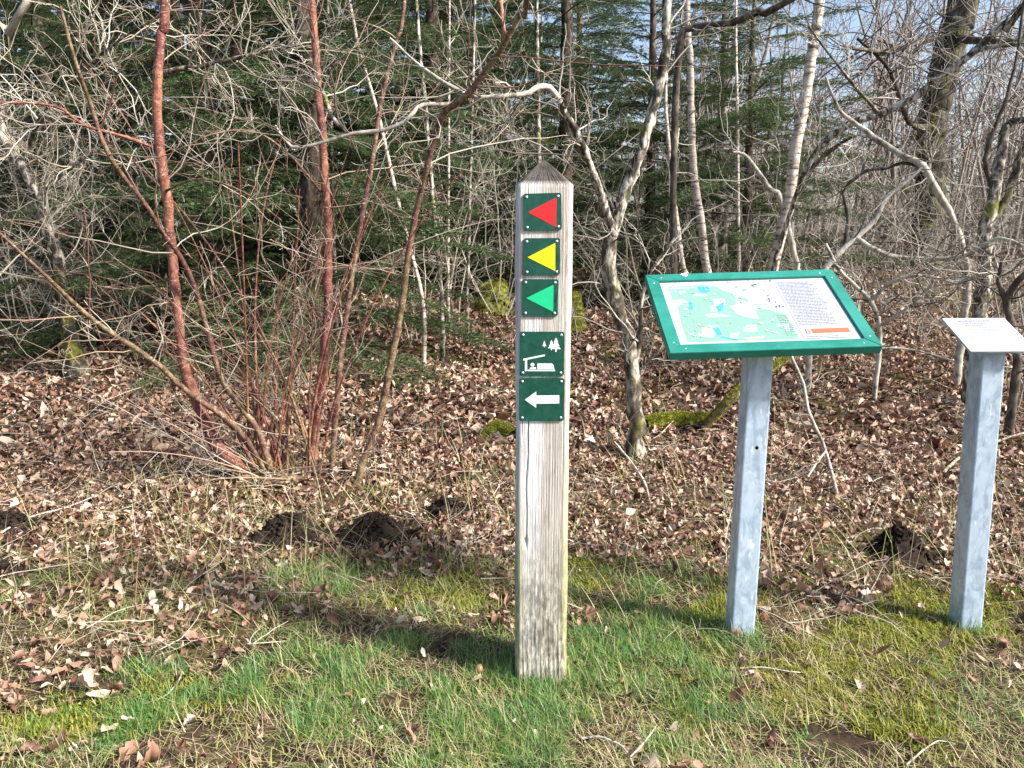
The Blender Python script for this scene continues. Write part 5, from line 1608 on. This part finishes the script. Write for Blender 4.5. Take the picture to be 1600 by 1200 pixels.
loose_stick('crooked grey stick lying in the grass at the bottom, right of the wooden post', [(908, 1167, .015), (935, 1166, .02), (955, 1168, .022), (972, 1180, .02), (985, 1196, .015), (992, 1215, .01)], 7, 'bark_bone', [[(984, 1195, .016), (1005, 1176, .025), (1025, 1152, .02)]], 1)
loose_stick('thin straight straw stick on the moss before the map board post', [(1155, 1057, .02), (1190, 1056, .02), (1225, 1058, .02), (1250, 1062, .012)], 4, 'bark_bone', (), 2)
loose_stick('pale curved stick in the bottom right corner', [(1415, 1203, .015), (1440, 1184, .022), (1465, 1174, .022), (1492, 1168, .012)], 5, 'bark_bone', (), 3)
loose_stick('pale hook shaped twig in the grass at lower left', [(225, 1106, .015), (255, 1098, .02), (278, 1078, .025), (284, 1060, .022), (275, 1046, .018), (258, 1035, .012)], 4.5, 'bark_bone', (), 4)
loose_stick('long straight olive stem lying slantwise in the lower left grass', [(60, 1052, .02), (150, 1015, .03), (240, 978, .03), (300, 950, .035), (370, 928, .02)], 4.5, 'bark_red_olive', (), 5)
loose_stick('dead branch lying in the leaves left of the small sign post', [(1440, 768, .03), (1470, 752, .05), (1500, 728, .07), (1545, 712, .09), (1600, 696, .1), (1660, 690, .08)], 9, 'dead_wood', [[(1500, 728, .07), (1530, 742, .04), (1590, 752, .03)]], 6)
loose_stick('bare branch lying in the leaves behind the small white sign', [(1230, 555, .06), (1330, 556, .08), (1420, 560, .10), (1500, 578, .08), (1610, 585, .05)], 6, 'bark_bone', (), 7)
loose_stick('short grey branch propped in the leaves right of the forked lichen tree', [(1005, 700, .02), (1030, 690, .06), (1052, 672, .09)], 4, 'dead_wood', (), 8)
loose_stick('straw pale stem across the leaves at the left edge', [(0, 842, .03), (45, 822, .05), (110, 806, .06), (160, 782, .05)], 5, 'bark_bone', (), 9)
loose_stick('forked brown twig in the leaves below the map board', [(1232, 742, .03), (1262, 700, .05), (1300, 690, .04)], 4, 'dead_wood', [[(1262, 700, .05), (1250, 670, .07)]], 10)
for k in range(16):
    rg_ = np.random.default_rng(800 + k)
    px, py = rg_.uniform(0, 1600), rg_.uniform(560, 860)
    l = rg_.uniform(25, 90); a = rg_.uniform(-0.9, 0.9)
    dx, dy = l * math.cos(a), l * math.sin(a) * 0.45
    loose_stick('small bare twig lying loose among the brown leaves', [(px, py, .02), (px + dx * .3, py + dy * .3 + rg_.normal(0, 2), .045), (px + dx * .65, py + dy * .65 + rg_.normal(0, 3), .045), (px + dx, py + dy, .02)], rg_.uniform(1.8, 3.6), 'bark_bone' if k % 3 else 'dead_wood', (), 50 + k)

# leaning dead saplings between the two metal posts
tree('dead_sapling', 'thin dead sapling leaning in the leaves right of the map board post', 'sapling',
     [(1313, 788, 6, 3.35), (1300, 740, 6, 3.4), (1285, 690, 6, 3.45), (1262, 640, 6, 3.5), (1256, 600, 5, 3.55), (1238, 560, 5, 3.6), (1230, 520, 4, 3.7)], None, 'bark_bone', [[(1290, 705, 4, 3.42), (1278, 720, 3.5, 3.38), (1262, 745, 3, 3.3)]], 5, 0.28, 3, 1, seed=51)
tree('dead_sapling', 'small dead shoot with drooping twigs at the foot of the forked lichen tree', 'sapling',
     [(1018, 795, 4, 3.3), (1012, 770, 4, 3.3), (1004, 748, 4, 3.3), (985, 720, 3, 3.35), (960, 690, 3, 3.4)], None, 'bark_bone', [], 5, 0.22, 3, 1, seed=52)
tree('dark_bush', 'dark crooked shrub with thorny twigs above the small white sign', 'shrub',
     [(1590, 560, 14, 4.4), (1580, 500, 13, 4.4), (1572, 470, 12, 4.4), (1590, 440, 11, 4.35), (1610, 420, 10, 4.3), (1640, 380, 8, 4.2)], None, 'bark_dark', [[(1572, 470, 9, 4.4), (1560, 440, 8, 4.4), (1565, 410, 6, 4.4)]], 10, 0.45, 5, 2, seed=53)
tree('dark_bush', 'low grey bramble tangle right of the map board', 'shrub',
     [(1375, 520, 8, 5.0), (1360, 470, 8, 5.0), (1340, 450, 7, 5.0), (1310, 420, 6, 5.0), (1290, 380, 5, 5.0)], None, 'bark_bone', [[(1360, 470, 6, 5.0), (1395, 440, 6, 4.9), (1440, 430, 5, 4.8), (1500, 445, 4, 4.7)], [(1372, 510, 6, 5.0), (1420, 480, 5, 4.9), (1460, 440, 4, 4.8)]], 14, 0.5, 5, 2, seed=54)


def small_blob(name, label, cat, px, py, size, mat, sq=(1, 1, 0.8), seed=0, up=0.5):
    c = gnd(px, py)
    rg = np.random.default_rng(seed)
    n, m = 12, 8
    V = []
    for j in range(m + 1):
        th = math.pi * j / m
        for i in range(n):
            ph = 2 * math.pi * i / n
            k = 1 + 0.10 * math.sin(3 * ph + seed) * math.sin(th) + 0.05 * math.sin(2 * th + 5 * ph)
            V.append((size * sq[0] * k * math.sin(th) * math.cos(ph), size * sq[1] * k * math.sin(th) * math.sin(ph), size * sq[2] * (math.cos(th) + 0.12 * (j == 0))))
    idx = np.arange((m + 1) * n).reshape(m + 1, n)
    F = np.stack([idx[:-1], idx[1:], np.roll(idx[1:], -1, 1), np.roll(idx[:-1], -1, 1)], -1).reshape(-1, 4)
    o = link(name, mesh_np(name, np.array(V), F, mat, smooth=True), None, (c[0], c[1], c[2] + size * up))
    o.rotation_euler = (rg.uniform(-.4, .4), rg.uniform(-.4, .4), rg.uniform(0, 6))
    tag(o, label, cat)


small_blob('acorn', 'small pale brown acorn in the grass just left of the wooden post foot', 'acorn', 749, 1056, 0.011, 'acorn_brown', (1, 1, 1.2), 1, 1.6)
small_blob('pine_cone', 'reddish brown cone at the foot of the map board post', 'cone', 1192, 972, 0.013, 'cone_brown', (1.3, 1, 0.9), 2, 1.0)


def scrap(label, px, py, w, h, seed, dz):
    """Crumpled piece of white litter."""
    rg = np.random.default_rng(seed)
    c = gnd(px, py)
    n = 8
    u, v = np.meshgrid(np.linspace(-.5, .5, n), np.linspace(-.5, .5, n), indexing='ij')
    j = rg.normal(0, 0.05, (2, n, n))
    X, Y = (u + j[0]) * w, (v + j[1]) * h
    Z = np.abs(rg.normal(0, 0.18, (n, n))) * w + 0.2 * w * np.cos(u * 3) + dz
    V = np.stack([X, Y, Z], -1).reshape(-1, 3)
    V2 = V - np.array([0, 0, 0.0008])
    idx = np.arange(n * n).reshape(n, n)
    F = np.stack([idx[:-1, :-1], idx[1:, :-1], idx[1:, 1:], idx[:-1, 1:]], -1).reshape(-1, 4)
    o = link('paper_scrap', mesh_np('paper_scrap', np.concatenate([V, V2]), np.concatenate([F, F[:, ::-1] + n * n]), 'litter_white'), None, tuple(c))
    tag(o, label, 'litter')


scrap('crumpled white paper scrap in the leaves right of the wooden post', 920, 699, 0.07, 0.05, 1, 0.02)
scrap('white plastic scrap in the leaves by the lower right corner of the map board', 1397, 556, 0.09, 0.06, 2, 0.03)
